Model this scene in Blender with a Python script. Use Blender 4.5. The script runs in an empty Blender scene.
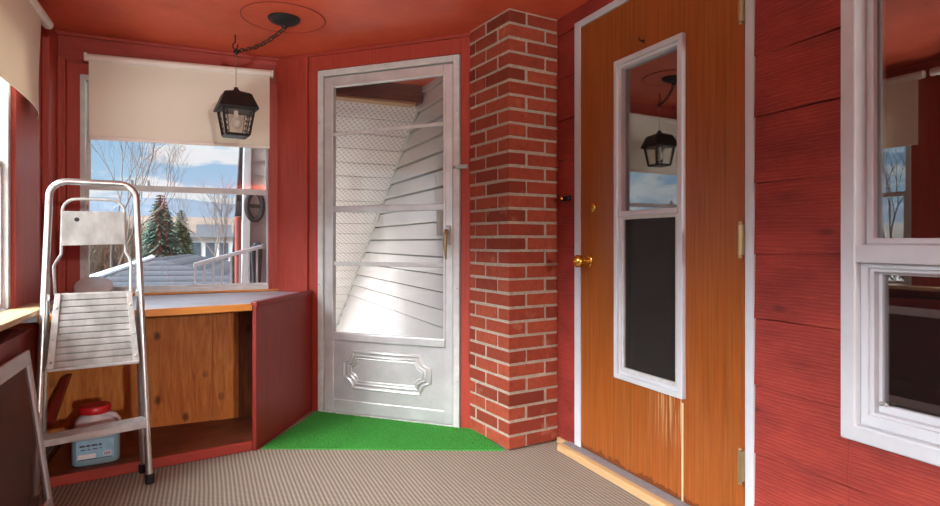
import bpy, bmesh, math, random
from mathutils import Vector, Matrix
random.seed(7)
scn = bpy.context.scene
COL = scn.collection

# ------------------------------------------------------------------ helpers
def lin(h):
    h = h.lstrip('#')
    out = []
    for i in (0, 2, 4):
        c = int(h[i:i+2], 16) / 255
        out.append(c/12.92 if c <= .04045 else ((c+.055)/1.055)**2.4)
    return (out[0], out[1], out[2], 1)

def tag(o, label=None, cat=None, group=None, kind=None):
    if label: o['label'] = label
    if cat: o['category'] = cat
    if group: o['group'] = group
    if kind: o['kind'] = kind
    return o

def empty(name, loc=(0, 0, 0)):
    o = bpy.data.objects.new(name, None)
    o.empty_display_size = .05
    COL.objects.link(o)
    o.location = loc
    return o

class MB:
    """collects shapes into ONE mesh"""
    def __init__(s, M=None):
        s.bm = bmesh.new()
        s.M = M or Matrix.Identity(4)
    def v(s, p):
        return s.bm.verts.new(s.M @ Vector(p))
    def f(s, vs):
        try: return s.bm.faces.new(vs)
        except ValueError: return None
    def box(s, a, b):
        x0, y0, z0 = a; x1, y1, z1 = b
        V = [s.v(p) for p in ((x0,y0,z0),(x1,y0,z0),(x1,y1,z0),(x0,y1,z0),(x0,y0,z1),(x1,y0,z1),(x1,y1,z1),(x0,y1,z1))]
        for q in ((0,3,2,1),(4,5,6,7),(0,1,5,4),(1,2,6,5),(2,3,7,6),(3,0,4,7)): s.f([V[i] for i in q])
        return s
    def hexa(s, P):
        V = [s.v(p) for p in P]
        for q in ((0,3,2,1),(4,5,6,7),(0,1,5,4),(1,2,6,5),(2,3,7,6),(3,0,4,7)): s.f([V[i] for i in q])
        return s
    def loft(s, rings, cap=True, closed=False):
        R = [[s.v(p) for p in r] for r in rings]
        n = len(R[0])
        m = len(R)
        for i in range(m if closed else m-1):
            a, b = R[i], R[(i+1) % m]
            for j in range(n): s.f([a[j], a[(j+1)%n], b[(j+1)%n], b[j]])
        if cap and not closed:
            s.f(R[0][::-1]); s.f(R[-1])
        return s
    def prism(s, poly, z0, z1):
        return s.loft([[(x, y, z0) for x, y in poly], [(x, y, z1) for x, y in poly]])
    def extrude(s, poly3, d):
        d = Vector(d)
        return s.loft([[Vector(p) for p in poly3], [Vector(p)+d for p in poly3]])
    def tube(s, pts, r, seg=10, closed=False, taper=None, flat=1.0):
        P = [Vector(p) for p in pts]; n = len(P)
        rings = []; up = None
        for i, p in enumerate(P):
            if closed: t = (P[(i+1)%n]-P[i-1])
            else: t = P[min(i+1, n-1)] - P[max(i-1, 0)]
            t.normalize()
            if up is None:
                up = Vector((0,0,1)) if abs(t.z) < .9 else Vector((1,0,0))
            a = t.cross(up)
            if a.length < 1e-6: a = t.orthogonal()
            a.normalize(); b = a.cross(t); b.normalize(); up = b
            rr = r if taper is None else r*taper[i]
            rings.append([p + a*math.cos(2*math.pi*k/seg)*rr + b*math.sin(2*math.pi*k/seg)*rr*flat for k in range(seg)])
        return s.loft(rings, closed=closed)
    def lathe(s, prof, c=(0,0,0), seg=28, axis='z'):
        rings = []
        for r, h in prof:
            ring = []
            for k in range(seg):
                a = 2*math.pi*k/seg
                x, y = r*math.cos(a), r*math.sin(a)
                p = {'z': (x, y, h), 'y': (x, h, y), 'x': (h, x, y)}[axis]
                ring.append((p[0]+c[0], p[1]+c[1], p[2]+c[2]))
            rings.append(ring)
        return s.loft(rings)
    def sphere(s, c, r, seg=14, rings=8, sc=(1,1,1)):
        prof = [(max(1e-4, math.sin(math.pi*i/rings)), -math.cos(math.pi*i/rings)) for i in range(rings+1)]
        return s.loft([[(c[0]+q*r*sc[0]*math.cos(2*math.pi*k/seg), c[1]+q*r*sc[1]*math.sin(2*math.pi*k/seg), c[2]+h*r*sc[2]) for k in range(seg)] for q, h in prof])
    def frame(s, x0, x1, z0, z1, w, y0, y1, wb=None, wt=None):
        """rectangular frame in local x,z with depth y0..y1; mitred, one closed ring"""
        wb = w if wb is None else wb; wt = w if wt is None else wt
        o = [(x0,z0),(x1,z0),(x1,z1),(x0,z1)]
        i = [(x0+w,z0+wb),(x1-w,z0+wb),(x1-w,z1-wt),(x0+w,z1-wt)]
        rings = []
        for k in range(4):
            rings.append([(o[k][0],y0,o[k][1]),(i[k][0],y0,i[k][1]),(i[k][0],y1,i[k][1]),(o[k][0],y1,o[k][1])])
        return s.loft(rings, closed=True)
    def build(s, name, mat, parent=None, bevel=0, smooth=False, seg=2, angle=40):
        bmesh.ops.recalc_face_normals(s.bm, faces=s.bm.faces)
        me = bpy.data.meshes.new(name)
        s.bm.to_mesh(me); s.bm.free()
        if smooth:
            me.polygons.foreach_set('use_smooth', [True]*len(me.polygons))
        me.materials.append(mat)
        o = bpy.data.objects.new(name, me)
        COL.objects.link(o)
        if smooth:
            try: me.set_sharp_from_angle(angle=math.radians(angle))
            except Exception: pass
        if bevel:
            m = o.modifiers.new('bevel', 'BEVEL'); m.width = bevel; m.segments = seg; m.limit_method = 'ANGLE'; m.angle_limit = math.radians(40)
        if parent:
            o.parent = parent
            w = Vector((0,0,0)); p = parent
            while p: w += p.location; p = p.parent
            o.location = -w
        return o

def arc(cx, cz, r, a0, a1, n):
    return [(cx+r*math.cos(math.radians(a0+(a1-a0)*i/n)), cz+r*math.sin(math.radians(a0+(a1-a0)*i/n))) for i in range(n+1)]

# ------------------------------------------------------------------ materials
class NT:
    def __init__(s, name):
        s.m = bpy.data.materials.new(name); s.m.use_nodes = True
        s.t = s.m.node_tree; s.N = s.t.nodes; s.L = s.t.links
        s.N.clear()
        s.out = s.N.new('ShaderNodeOutputMaterial')
    def n(s, typ, **kw):
        nd = s.N.new(typ)
        for k, v in kw.items():
            if k in nd.inputs.keys() if isinstance(k, str) else False: nd.inputs[k].default_value = v
            else: setattr(nd, k, v)
        return nd
    def set(s, nd, **kw):
        for k, v in kw.items(): nd.inputs[k.replace('_', ' ')].default_value = v
        return nd
    def link(s, a, b): s.L.new(a, b)
    def coord(s, kind='Object', scale=(1,1,1), rot=(0,0,0)):
        tc = s.n('ShaderNodeTexCoord'); mp = s.n('ShaderNodeMapping')
        mp.inputs['Scale'].default_value = scale; mp.inputs['Rotation'].default_value = rot
        s.link(tc.outputs[kind], mp.inputs['Vector'])
        return mp.outputs['Vector']
    def noise(s, vec, scale=5, detail=4, rough=.55, dist=0):
        nd = s.n('ShaderNodeTexNoise'); s.link(vec, nd.inputs['Vector'])
        s.set(nd, Scale=scale, Detail=detail, Roughness=rough, Distortion=dist)
        return nd.outputs['Fac']
    def ramp(s, fac, stops, interp='LINEAR'):
        nd = s.n('ShaderNodeValToRGB'); nd.color_ramp.interpolation = interp
        e = nd.color_ramp.elements
        while len(e) < len(stops): e.new(.5)
        for el, (p, c) in zip(e, stops):
            el.position = p; el.color = c if not isinstance(c, str) else lin(c)
        s.link(fac, nd.inputs['Fac'])
        return nd.outputs['Color']
    def mix(s, fac, a, b, mode='MIX'):
        nd = s.n('ShaderNodeMix', data_type='RGBA', blend_type=mode)
        if isinstance(fac, (int, float)): nd.inputs[0].default_value = fac
        else: s.link(fac, nd.inputs[0])
        for k, x in ((6, a), (7, b)):
            if isinstance(x, str): nd.inputs[k].default_value = lin(x)
            elif isinstance(x, tuple): nd.inputs[k].default_value = x
            else: s.link(x, nd.inputs[k])
        return nd.outputs[2]
    def math(s, op, a, b=0, c=0, clamp=False):
        nd = s.n('ShaderNodeMath', operation=op, use_clamp=clamp)
        for k, x in enumerate((a, b, c)):
            if isinstance(x, (int, float)): nd.inputs[k].default_value = x
            else: s.link(x, nd.inputs[k])
        return nd.outputs[0]
    def bump(s, h, strength=.3, dist=.01):
        nd = s.n('ShaderNodeBump'); s.set(nd, Strength=strength, Distance=dist); s.link(h, nd.inputs['Height'])
        return nd.outputs['Normal']
    def bsdf(s, col, rough=.6, metal=0, spec=.5, normal=None, coat=0):
        b = s.n('ShaderNodeBsdfPrincipled')
        for k, x in (('Base Color', col), ('Roughness', rough), ('Metallic', metal)):
            if isinstance(x, str): b.inputs[k].default_value = lin(x)
            elif isinstance(x, (tuple, int, float)): b.inputs[k].default_value = x
            else: s.link(x, b.inputs[k])
        b.inputs['Specular IOR Level'].default_value = spec
        b.inputs['Coat Weight'].default_value = coat
        if normal: s.link(normal, b.inputs['Normal'])
        return b
    def done(s, sh):
        s.link(sh if not hasattr(sh, 'outputs') else sh.outputs[0], s.out.inputs['Surface'])
        return s.m

def simple(name, col, rough=.5, metal=0, var=.12, scale=12, bump=.05, spec=.5, stretch=(1,1,1)):
    t = NT(name); v = t.coord(scale=stretch)
    n = t.noise(v, scale, 5)
    c = lin(col)
    d = tuple(x*(1-var) for x in c[:3])+(1,); l = tuple(min(1, x*(1+var)) for x in c[:3])+(1,)
    cc = t.ramp(n, [(.3, d), (.7, l)])
    return t.done(t.bsdf(cc, rough, metal, spec, t.bump(n, bump, .004)))

def painted_wood(name, dark, mid, light, stretch, rough=.5, bump=.25, scale=6):
    t = NT(name); v = t.coord(scale=stretch)
    n1 = t.noise(v, scale, 6, .6, .6); n2 = t.noise(t.coord(), 2.2, 4)
    n3 = t.noise(v, scale*5, 5, .65)
    c = t.ramp(n1, [(.25, dark), (.5, mid), (.8, light)])
    c = t.mix(t.ramp(n2, [(.35, (0,0,0,1)), (.7, (1,1,1,1))]), c, mid)
    h = t.math('ADD', n1, t.math('MULTIPLY', n3, .6))
    return t.done(t.bsdf(c, rough, 0, .35, t.bump(h, bump, .006)))

def siding_mat():
    t = NT('rough_sawn_red_siding'); v = t.coord(scale=(3, 1, 9))
    w = t.n('ShaderNodeTexWave', wave_type='BANDS', bands_direction='Z')
    t.link(v, w.inputs['Vector']); t.set(w, Scale=3.2, Distortion=9, Detail=5, Detail_Scale=1.1, Detail_Roughness=.65)
    fine = t.noise(t.coord(scale=(6, 6, 70)), 2.4, 8, .72, .5)
    big = t.noise(t.coord(scale=(1, 1.5, 3)), 2.4, 4)
    c = t.ramp(big, [(.3, '#74221b'), (.55, '#8f2f25'), (.8, '#a13c2d')])
    c = t.mix(t.math('MULTIPLY', t.ramp(fine, [(.35, (1,1,1,1)), (.6, (0,0,0,1))]), .30), c, '#54130f')
    c = t.mix(t.math('MULTIPLY', t.ramp(w.outputs['Fac'], [(.8, (0,0,0,1)), (1, (1,1,1,1))]), .25), c, '#b4573f')
    # a few knots
    vo = t.n('ShaderNodeTexVoronoi', feature='F1', voronoi_dimensions='2D'); t.link(t.coord(scale=(.01, 2.2, 5.5), rot=(0, math.pi/2, 0)), vo.inputs['Vector']); t.set(vo, Scale=1.1, Randomness=1.0)
    k = t.ramp(vo.outputs['Distance'], [(.03, (1,1,1,1)), (.085, (0,0,0,1))])
    k = t.math('MULTIPLY', k, t.ramp(t.noise(t.coord(), 2.3, 2), [(.52, (0,0,0,1)), (.58, (1,1,1,1))]))
    c = t.mix(t.math('MULTIPLY', k, .6), c, '#3d0f12')
    h = t.math('ADD', t.math('MULTIPLY', fine, 1.0), t.math('MULTIPLY', w.outputs['Fac'], .45))
    return t.done(t.bsdf(c, .62, 0, .35, t.bump(h, .35, .005)))

def door_wood_mat():
    t = NT('orange_stained_plywood'); 
    g = t.noise(t.coord(scale=(30, 42, 1.3)), 2.2, 6, .62, .4)
    b = t.noise(t.coord(scale=(4, 6, .5)), 2, 3)
    c = t.ramp(g, [(.28, '#713a10'), (.5, '#8c4b1c'), (.75, '#985a2a')])
    c = t.mix(t.math('MULTIPLY', t.ramp(b, [(.4, (0,0,0,1)), (.75, (1,1,1,1))]), .45), c, '#9c4a12')
    # worn pale drips below the glass, and the water stained bottom edge
    tc = t.n('ShaderNodeTexCoord'); sp = t.n('ShaderNodeSeparateXYZ'); t.link(tc.outputs['Object'], sp.inputs[0])
    Yc, Zc = sp.outputs[1], sp.outputs[2]
    drip = t.noise(t.coord(scale=(1, 110, 2.0)), 1.0, 4, .6)
    inY = t.math('MULTIPLY', t.math('SMOOTH_MIN', 1, t.math('MULTIPLY', t.math('SUBTRACT', 2.0, Yc), 12), .01, True), t.math('MULTIPLY', t.math('SUBTRACT', Yc, 1.655), 60, 0, True), 0, True)
    near = t.math('SUBTRACT', 1, t.math('MULTIPLY', t.math('SUBTRACT', Yc, 1.66), 5.5), 0, True)
    inZ = t.math('MULTIPLY', t.math('SUBTRACT', Zc, .20), 5, 0, True)
    top = t.math('LESS_THAN', Zc, .415)
    m = t.math('MULTIPLY', t.math('MULTIPLY', inY, near), t.math('MULTIPLY', inZ, top))
    m = t.math('MULTIPLY', m, t.math('MULTIPLY', t.math('SUBTRACT', drip, .47), 9, 0, True))
    c = t.mix(m, c, '#e2b98a')
    edge = t.noise(t.coord(scale=(1, 22, .4)), 1.0, 5, .7)
    lo = t.math('LESS_THAN', Zc, t.math('ADD', .012, t.math('MULTIPLY', edge, .085)))
    c = t.mix(t.math('MULTIPLY', lo, .8), c, '#5d2a0c')
    seam = t.math('LESS_THAN', t.math('ABSOLUTE', t.math('SUBTRACT', Yc, t.math('ADD', 1.652, t.math('MULTIPLY', drip, .006)))), .005)
    c = t.mix(t.math('MULTIPLY', seam, t.math('LESS_THAN', Zc, .40)), c, '#cfae84')
    seam2 = t.math('LESS_THAN', t.math('ABSOLUTE', t.math('SUBTRACT', Yc, 2.055)), .0022)
    c = t.mix(t.math('MULTIPLY', t.math('MULTIPLY', seam2, t.math('LESS_THAN', Zc, .41)), .8), c, '#7b3a10')
    return t.done(t.bsdf(c, .33, 0, .45, t.bump(g, .08, .003)))

def knotty_mat(name, a, b, c3, knot='#4a230c', scale=(5, 1, .7), vs=(5.2, .01, 3.4), rough=.5):
    t = NT(name)
    g = t.noise(t.coord(scale=scale), 7, 6, .6, 1.2)
    c = t.ramp(g, [(.3, a), (.5, b), (.72, c3)])
    vo = t.n('ShaderNodeTexVoronoi', feature='F1', voronoi_dimensions='2D'); t.link(t.coord(scale=vs, rot=(math.pi/2, 0, 0) if vs[1] < .1 else (0,0,0)), vo.inputs['Vector']); t.set(vo, Scale=1.25, Randomness=1.0)
    n2 = t.noise(t.coord(), 30, 3)
    d = t.math('ADD', vo.outputs['Distance'], t.math('MULTIPLY', n2, .06))
    k = t.ramp(d, [(.085, (1,1,1,1)), (.16, (0,0,0,1))])
    k = t.math('MULTIPLY', k, t.ramp(t.noise(t.coord(), 3.1, 2), [(.46, (0,0,0,1)), (.56, (1,1,1,1))]))
    c = t.mix(t.math('MULTIPLY', k, .8), c, knot)
    return t.done(t.bsdf(c, rough, 0, .3, t.bump(g, .12, .003)))

def carpet_mat():
    t = NT('ribbed_carpet')
    tc = t.n('ShaderNodeTexCoord'); sp = t.n('ShaderNodeSeparateXYZ'); t.link(tc.outputs['Object'], sp.inputs[0])
    wob = t.noise(t.coord(), 1.6, 2)
    X = t.math('ADD', sp.outputs[0], t.math('MULTIPLY', wob, .012))
    rib = t.math('ADD', t.math('MULTIPLY', t.math('SINE', t.math('MULTIPLY', X, 2*math.pi/.0165)), .5), .5)
    row = t.math('ADD', t.math('MULTIPLY', t.math('SINE', t.math('ADD', t.math('MULTIPLY', sp.outputs[1], 2*math.pi/.0125), t.math('MULTIPLY', X, math.pi/.0165))), .5), .5)
    fz = t.noise(t.coord(), 260, 3, .7); bz = t.noise(t.coord(), 3, 4)
    h = t.math('ADD', t.math('MULTIPLY', rib, .56), t.math('MULTIPLY', row, .44))
    h = t.math('ADD', h, t.math('MULTIPLY', t.math('SUBTRACT', fz, .5), .55))
    c = t.ramp(h, [(.15, '#655b50'), (.5, '#8e8172'), (.9, '#b0a290')])
    c = t.mix(t.math('MULTIPLY', bz, .3), c, '#8b7e70')
    return t.done(t.bsdf(c, .95, 0, .1, t.bump(h, .6, .004)))

def turf_mat(name='artificial_turf'):
    t = NT(name)
    a = t.noise(t.coord(), 190, 4, .7); b = t.noise(t.coord(), 7, 4)
    c = t.ramp(a, [(.3, '#266f2b'), (.55, '#45983f'), (.8, '#78bb66')])
    c = t.mix(t.math('MULTIPLY', b, .5), c, '#3f8e3b')
    return t.done(t.bsdf(c, .85, 0, .15, t.bump(a, .7, .006)))

def brick_mat():
    t = NT('red_clay_brick')
    g = t.n('ShaderNodeNewGeometry')
    a = t.noise(t.coord(), 34, 6, .7); b = t.noise(t.coord(), 9, 4)
    c = t.ramp(g.outputs['Random Per Island'], [(0, '#74301f'), (.35, '#8f3d28'), (.7, '#9d4930'), (1, '#843524')])
    c = t.mix(t.math('MULTIPLY', t.ramp(a, [(.3, (1,1,1,1)), (.55, (0,0,0,1))]), .5), c, '#6b2a20')
    c = t.mix(t.math('MULTIPLY', t.ramp(b, [(.62, (0,0,0,1)), (.75, (1,1,1,1))]), .35), c, '#c08468')
    return t.done(t.bsdf(c, .8, 0, .25, t.bump(a, .5, .005)))

def metal_mat(name, col, rough=.35, stretch=(1,1,30), var=.2, metal=None):
    t = NT(name)
    n = t.noise(t.coord(scale=stretch), 14, 5, .65); b = t.noise(t.coord(), 9, 5)
    c = lin(col)
    cc = t.ramp(b, [(.3, tuple(x*(1-var) for x in c[:3])+(1,)), (.7, c)])
    r = t.math('ADD', rough-.08, t.math('MULTIPLY', n, .2))
    return t.done(t.bsdf(cc, r, .9 if metal is None else metal, .5, t.bump(n, .05, .002)))

def glass_mat(name, tint=(1,1,1,1), refl=1.0, ior=1.55, dirt=0.0, rough=0.0):
    t = NT(name)
    tr = t.n('ShaderNodeBsdfTransparent'); tr.inputs[0].default_value = tint
    gl = t.n('ShaderNodeBsdfGlossy'); gl.inputs['Roughness'].default_value = rough
    gl.inputs['Color'].default_value = (refl, refl, refl, 1)
    fr = t.n('ShaderNodeFresnel'); ge = t.n('ShaderNodeNewGeometry')
    t.link(t.math('ADD', ior, t.math('MULTIPLY', ge.outputs['Backfacing'], 1/ior-ior)), fr.inputs['IOR'])
    mx = t.n('ShaderNodeMixShader'); t.link(fr.outputs[0], mx.inputs[0]); t.link(tr.outputs[0], mx.inputs[1]); t.link(gl.outputs[0], mx.inputs[2])
    o = mx
    if dirt:
        df = t.n('ShaderNodeBsdfDiffuse'); df.inputs[0].default_value = lin('#d9dcdc')
        n = t.noise(t.coord(), 5, 6, .7)
        m2 = t.n('ShaderNodeMixShader'); t.link(t.math('MULTIPLY', n, dirt), m2.inputs[0]); t.link(mx.outputs[0], m2.inputs[1]); t.link(df.outputs[0], m2.inputs[2])
        o = m2
    return t.done(o)

def screen_mat(name, col, opacity):
    t = NT(name)
    tr = t.n('ShaderNodeBsdfTransparent'); b = t.bsdf(col, .6, 0, .3)
    mx = t.n('ShaderNodeMixShader'); mx.inputs[0].default_value = opacity
    t.link(tr.outputs[0], mx.inputs[1]); t.link(b.outputs[0], mx.inputs[2])
    return t.done(mx)

def blind_mat():
    t = NT('off_white_blind_vinyl')
    n = t.noise(t.coord(scale=(1,1,1)), 260, 2); b = t.noise(t.coord(scale=(1, 1, .4)), 3, 4)
    c = t.mix(t.math('MULTIPLY', b, .3), '#ebe5d3', '#e0d8c4')
    d = t.bsdf(c, .75, 0, .2, t.bump(n, .1, .001))
    tl = t.n('ShaderNodeBsdfTranslucent'); tl.inputs[0].default_value = lin('#e6dccb')
    mx = t.n('ShaderNodeMixShader'); mx.inputs[0].default_value = .22
    t.link(d.outputs[0], mx.inputs[1]); t.link(tl.outputs[0], mx.inputs[2])
    return t.done(mx)

def perforated_mat():
    t = NT('perforated_white_vinyl')
    v = t.coord(scale=(1, 1, 1))
    vo = t.n('ShaderNodeTexVoronoi', feature='F1', voronoi_dimensions='2D'); t.link(t.coord(rot=(0, 0, math.pi/4)), vo.inputs['Vector']); t.set(vo, Scale=34, Randomness=0.0)
    k = t.ramp(vo.outputs['Distance'], [(.24, (1,1,1,1)), (.36, (0,0,0,1))])
    c = t.mix(t.math('MULTIPLY', k, .55), '#f2e9e4', '#9a8e89')
    return t.done(t.bsdf(c, .45, 0, .4))

def emission_none(): pass

M = {}
M['siding'] = siding_mat()
M['red_v'] = painted_wood('red_painted_board', '#7e2a20', '#9c392a', '#b04d37', (9, 9, .7))
M['red_h'] = painted_wood('red_painted_board_horizontal', '#7a271d', '#973527', '#a94631', (.8, .8, 9))
M['red_knee'] = painted_wood('dark_red_painted_panel', '#5c1b18', '#752622', '#8c3a30', (5, 5, 1))
t = NT('red_painted_ceiling'); n = t.noise(t.coord(scale=(1.2, 1.0, 1)), 1.8, 5, .6); n2 = t.noise(t.coord(scale=(2, 5, 1)), 6, 5)
c = t.ramp(n, [(.3, '#b8482f'), (.55, '#cf593b'), (.8, '#d86b4a')])
M['ceiling'] = t.done(t.bsdf(c, t.math('ADD', .36, t.math('MULTIPLY', n2, .2)), 0, .35, t.bump(n2, .08, .004)))
M['panel_red'] = painted_wood('deep_red_cabinet_panel', '#6a1e19', '#7f2820', '#8c3226', (4, 4, .8), .42, .08)
M['door_wood'] = door_wood_mat()
M['white'] = simple('white_gloss_paint', '#bcbec0', .35, 0, .05, 14, .03)
M['white_vinyl'] = simple('white_vinyl', '#bfc1c3', .4, 0, .04, 10, .02)
M['grey_trim'] = simple('aged_white_metal_frame', '#b9b8b3', .5, 0, .12, 22, .05)
M['brick'] = brick_mat()
M['mortar'] = simple('lime_mortar', '#a39583', .95, 0, .2, 60, .5)
M['carpet'] = carpet_mat()
M['turf'] = turf_mat()
M['alu'] = metal_mat('brushed_aluminium', '#d2d2cf', .34, metal=.45)
M['alu_h'] = metal_mat('brushed_aluminium_horizontal', '#cfcfcc', .36, (30, 30, 1), metal=.5)
M['alu_tube'] = metal_mat('worn_aluminium_tube', '#c9c8c4', .28, (20, 20, 2))
M['alu_old'] = simple('oxidised_aluminium_plate', '#aaa8a3', .55, .35, .2, 26, .15)
M['grey_plank'] = simple('weathered_grey_tray', '#95928c', .65, .15, .28, 9, .08, .4, (2, 2, 1))
M['black_metal'] = simple('black_enamelled_metal', '#211d1b', .5, .3, .3, 40, .15)
M['brass'] = metal_mat('polished_brass', '#e0b454', .18, (1,1,1), .15)
M['hinge'] = metal_mat('dull_brass', '#ad9a72', .4, (1,1,1), .25)
M['steel'] = metal_mat('zinc_steel', '#b9b6ae', .35, (1,1,1), .2)
M['rubber'] = simple('black_rubber', '#151515', .7, 0, .2, 30, .1)
M['blind'] = blind_mat()
M['blind_tube'] = simple('cream_roller_tube', '#ddd3c6', .5, 0, .05, 10, .02)
M['glass'] = glass_mat('window_glass', (.97,.98,.98,1), 1.0, 1.5, .012)
M['glass_door'] = glass_mat('storm_door_glass', (.95,.96,.95,1), 1.0, 1.5, .02)
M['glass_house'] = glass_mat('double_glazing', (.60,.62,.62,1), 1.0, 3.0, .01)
M['glass_lamp'] = glass_mat('lantern_glass', (.97,.96,.94,1), 1.0, 1.4, .06)
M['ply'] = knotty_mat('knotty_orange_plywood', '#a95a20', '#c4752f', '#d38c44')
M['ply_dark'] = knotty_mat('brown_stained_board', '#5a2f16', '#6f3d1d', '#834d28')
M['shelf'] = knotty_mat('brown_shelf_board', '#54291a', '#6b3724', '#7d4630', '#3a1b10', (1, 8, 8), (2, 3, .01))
M['raw_edge'] = painted_wood('varnished_pine_edge', '#a5611f', '#c17a2c', '#d3924a', (1, 1, 14), .4, .1)
M['counter'] = simple('pale_worn_counter_paint', '#a3a9b2', .28, 0, .22, 9, .05, .6)
M['ledge'] = painted_wood('pale_bare_pine', '#9f8059', '#b89a73', '#c9b08c', (14, 1, 14), .55, .1)
M['pine'] = painted_wood('fresh_pine_strip', '#a07a4e', '#b59266', '#c7aa80', (16, 1, 10), .5, .12)
M['sill_grey'] = simple('weathered_grey_threshold', '#8b8789', .6, .15, .25, 30, .2, .4, (6, 1, 1))
M['screen_dark'] = screen_mat('dark_insect_mesh', '#2a2523', .62)
M['screen_loose'] = screen_mat('grey_insect_mesh', '#6a5047', .40)
M['screen_door'] = screen_mat('fine_door_mesh', '#8f8985', .12)
M['vinyl_siding'] = simple('white_vinyl_siding', '#bcb4b0', .5, 0, .04, 6, .02)
M['perforated'] = perforated_mat()
M['brown_beam'] = painted_wood('dark_brown_beam', '#3c221b', '#55322a', '#6a453a', (1, 9, 9), .7, .2)
M['lid_red'] = simple('red_plastic_lid', '#c01f25', .35, 0, .06, 8, .02)
M['label_blue'] = simple('pale_blue_label', '#8fc0d8', .45, 0, .12, 40, .0)
M['label_white'] = simple('white_label', '#e6e6e8', .45, 0, .03, 20, .0)
M['ink'] = simple('dark_ink', '#3a4250', .5, 0, .1, 20, 0)
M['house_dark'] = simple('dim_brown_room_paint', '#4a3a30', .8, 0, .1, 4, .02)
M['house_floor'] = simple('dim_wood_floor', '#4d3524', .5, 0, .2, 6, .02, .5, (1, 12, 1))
M['shingle'] = None
t = NT('grey_roof_shingles'); tc = t.n('ShaderNodeTexCoord'); sp = t.n('ShaderNodeSeparateXYZ'); t.link(tc.outputs['Object'], sp.inputs[0])
w = t.math('FRACT', t.math('MULTIPLY', sp.outputs[2], 9.0)); nn = t.noise(t.coord(), 18, 4)
c = t.ramp(w, [(.0, '#0e0f10'), (.3, '#303135'), (1, '#3f4044')]); c = t.mix(t.math('MULTIPLY', nn, .4), c, '#2c2d30')
M['shingle'] = t.done(t.bsdf(c, .85, 0, .2))
M['snow_edge'] = simple('white_roof_trim', '#8f949c', .6, 0, .03, 8, .02)
M['bark'] = simple('grey_brown_bark', '#4d4038', .9, 0, .2, 20, .1)
M['bark_pale'] = simple('pale_twig_bark', '#8d7a6d', .9, 0, .2, 20, .1)
M['spruce'] = simple('blue_green_spruce_needles', '#465a4c', .8, 0, .35, 6, .1)
M['spruce2'] = simple('dull_green_pine_needles', '#49573a', .8, 0, .35, 6, .1)
M['thicket'] = simple('dry_brown_twigs', '#54402f', .9, 0, .3, 4, .1)
M['hill'] = simple('haze_tinted_hill', '#3f4a54', .95, 0, .18, .05, 0)  # blue-grey of distance haze is put into the hill's base colour
M['ground'] = simple('winter_grass_ground', '#857f74', .95, 0, .2, .12, 0)
M['tan_roof'] = simple('pinkish_tan_roof', '#8a6048', .8, 0, .1, 2, 0)
M['house_white'] = simple('pale_house_wall', '#9d9b97', .8, 0, .05, 2, 0)
M['house_grey'] = simple('grey_flat_roof', '#515458', .8, 0, .1, 2, 0)
M['win_dark'] = simple('dark_house_window', '#39424a', .2, 0, .1, 2, 0)
M['pole_red'] = simple('dull_red_painted_pole', '#9c4a3e', .55, 0, .1, 10, .03)
M['stone'] = simple('brown_mottled_stone', '#8b7361', .8, 0, .35, 40, .4)
M['lid_grey'] = simple('translucent_grey_plastic', '#c6c5c0', .45, 0, .08, 20, .03)
t = NT('pale_plastic_jug_with_blue_contents'); tc = t.n('ShaderNodeTexCoord'); sp = t.n('ShaderNodeSeparateXYZ'); t.link(tc.outputs['Object'], sp.inputs[0])
k = t.math('MULTIPLY', t.math('SUBTRACT', sp.outputs[2], .165), 40, 0, True)
c = t.mix(k, '#86a9b3', '#c4c1c2')
b = t.bsdf(c, .4, 0, .4); b.inputs['Subsurface Weight'].default_value = .15; b.inputs['Subsurface Radius'].default_value = (.02, .02, .02)
M['jug'] = t.done(b)
M['bulb'] = simple('frosted_bulb', '#e8e2d6', .3, 0, .02, 8, 0)

# ------------------------------------------------------------------ layout numbers (metres)
XR, XL, YW, HC = 1.637, -.72, 3.73, 2.12
YB = -8.0                                            # the porch runs on behind the camera
r2 = math.sqrt(.5)
ST = Matrix(((r2, r2, 0, .418), (-r2, r2, 0, 3.73), (0, 0, 1, 0), (0, 0, 0, 1)))      # storm wall: local x along, y outward
def sw(s, off, z): return ST @ Vector((s, off, z))

# ------------------------------------------------------------------ floor, ceiling
m = MB(); m.prism([(-.76, YB-.1), (1.70, YB-.1), (1.70, 2.84), (.42, 3.80), (-.76, 3.80)], -.12, 0)
tag(m.build('floor', M['carpet']), kind='structure')
m = MB(); m.prism([(-.88, YB-.3), (1.76, YB-.3), (1.76, 3.2), (1.45, 3.97), (-.88, 3.97)], HC, HC+.1)
ceil = tag(m.build('ceiling', M['ceiling']), kind='structure')
# ceiling patch around the lamp
med = empty('ceiling_medallion', (.37, 3.05, HC))
tag(med, 'round red patch set in the ceiling around the lantern canopy', 'ceiling patch')
m = MB(); m.lathe([(.001, HC-.004), (.196, HC-.004), (.199, HC-.002), (.199, HC)], (.37, 3.05, 0), 48); m.build('disc', M['ceiling'], med)
m = MB(); m.tube([(.37+.201*math.cos(2*math.pi*k/64), 3.05+.201*math.sin(2*math.pi*k/64), HC-.0015) for k in range(64)], .003, 6, closed=True); m.build('rim_groove', simple('dark_red_groove', '#7a2a1c', .7), med)
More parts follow.
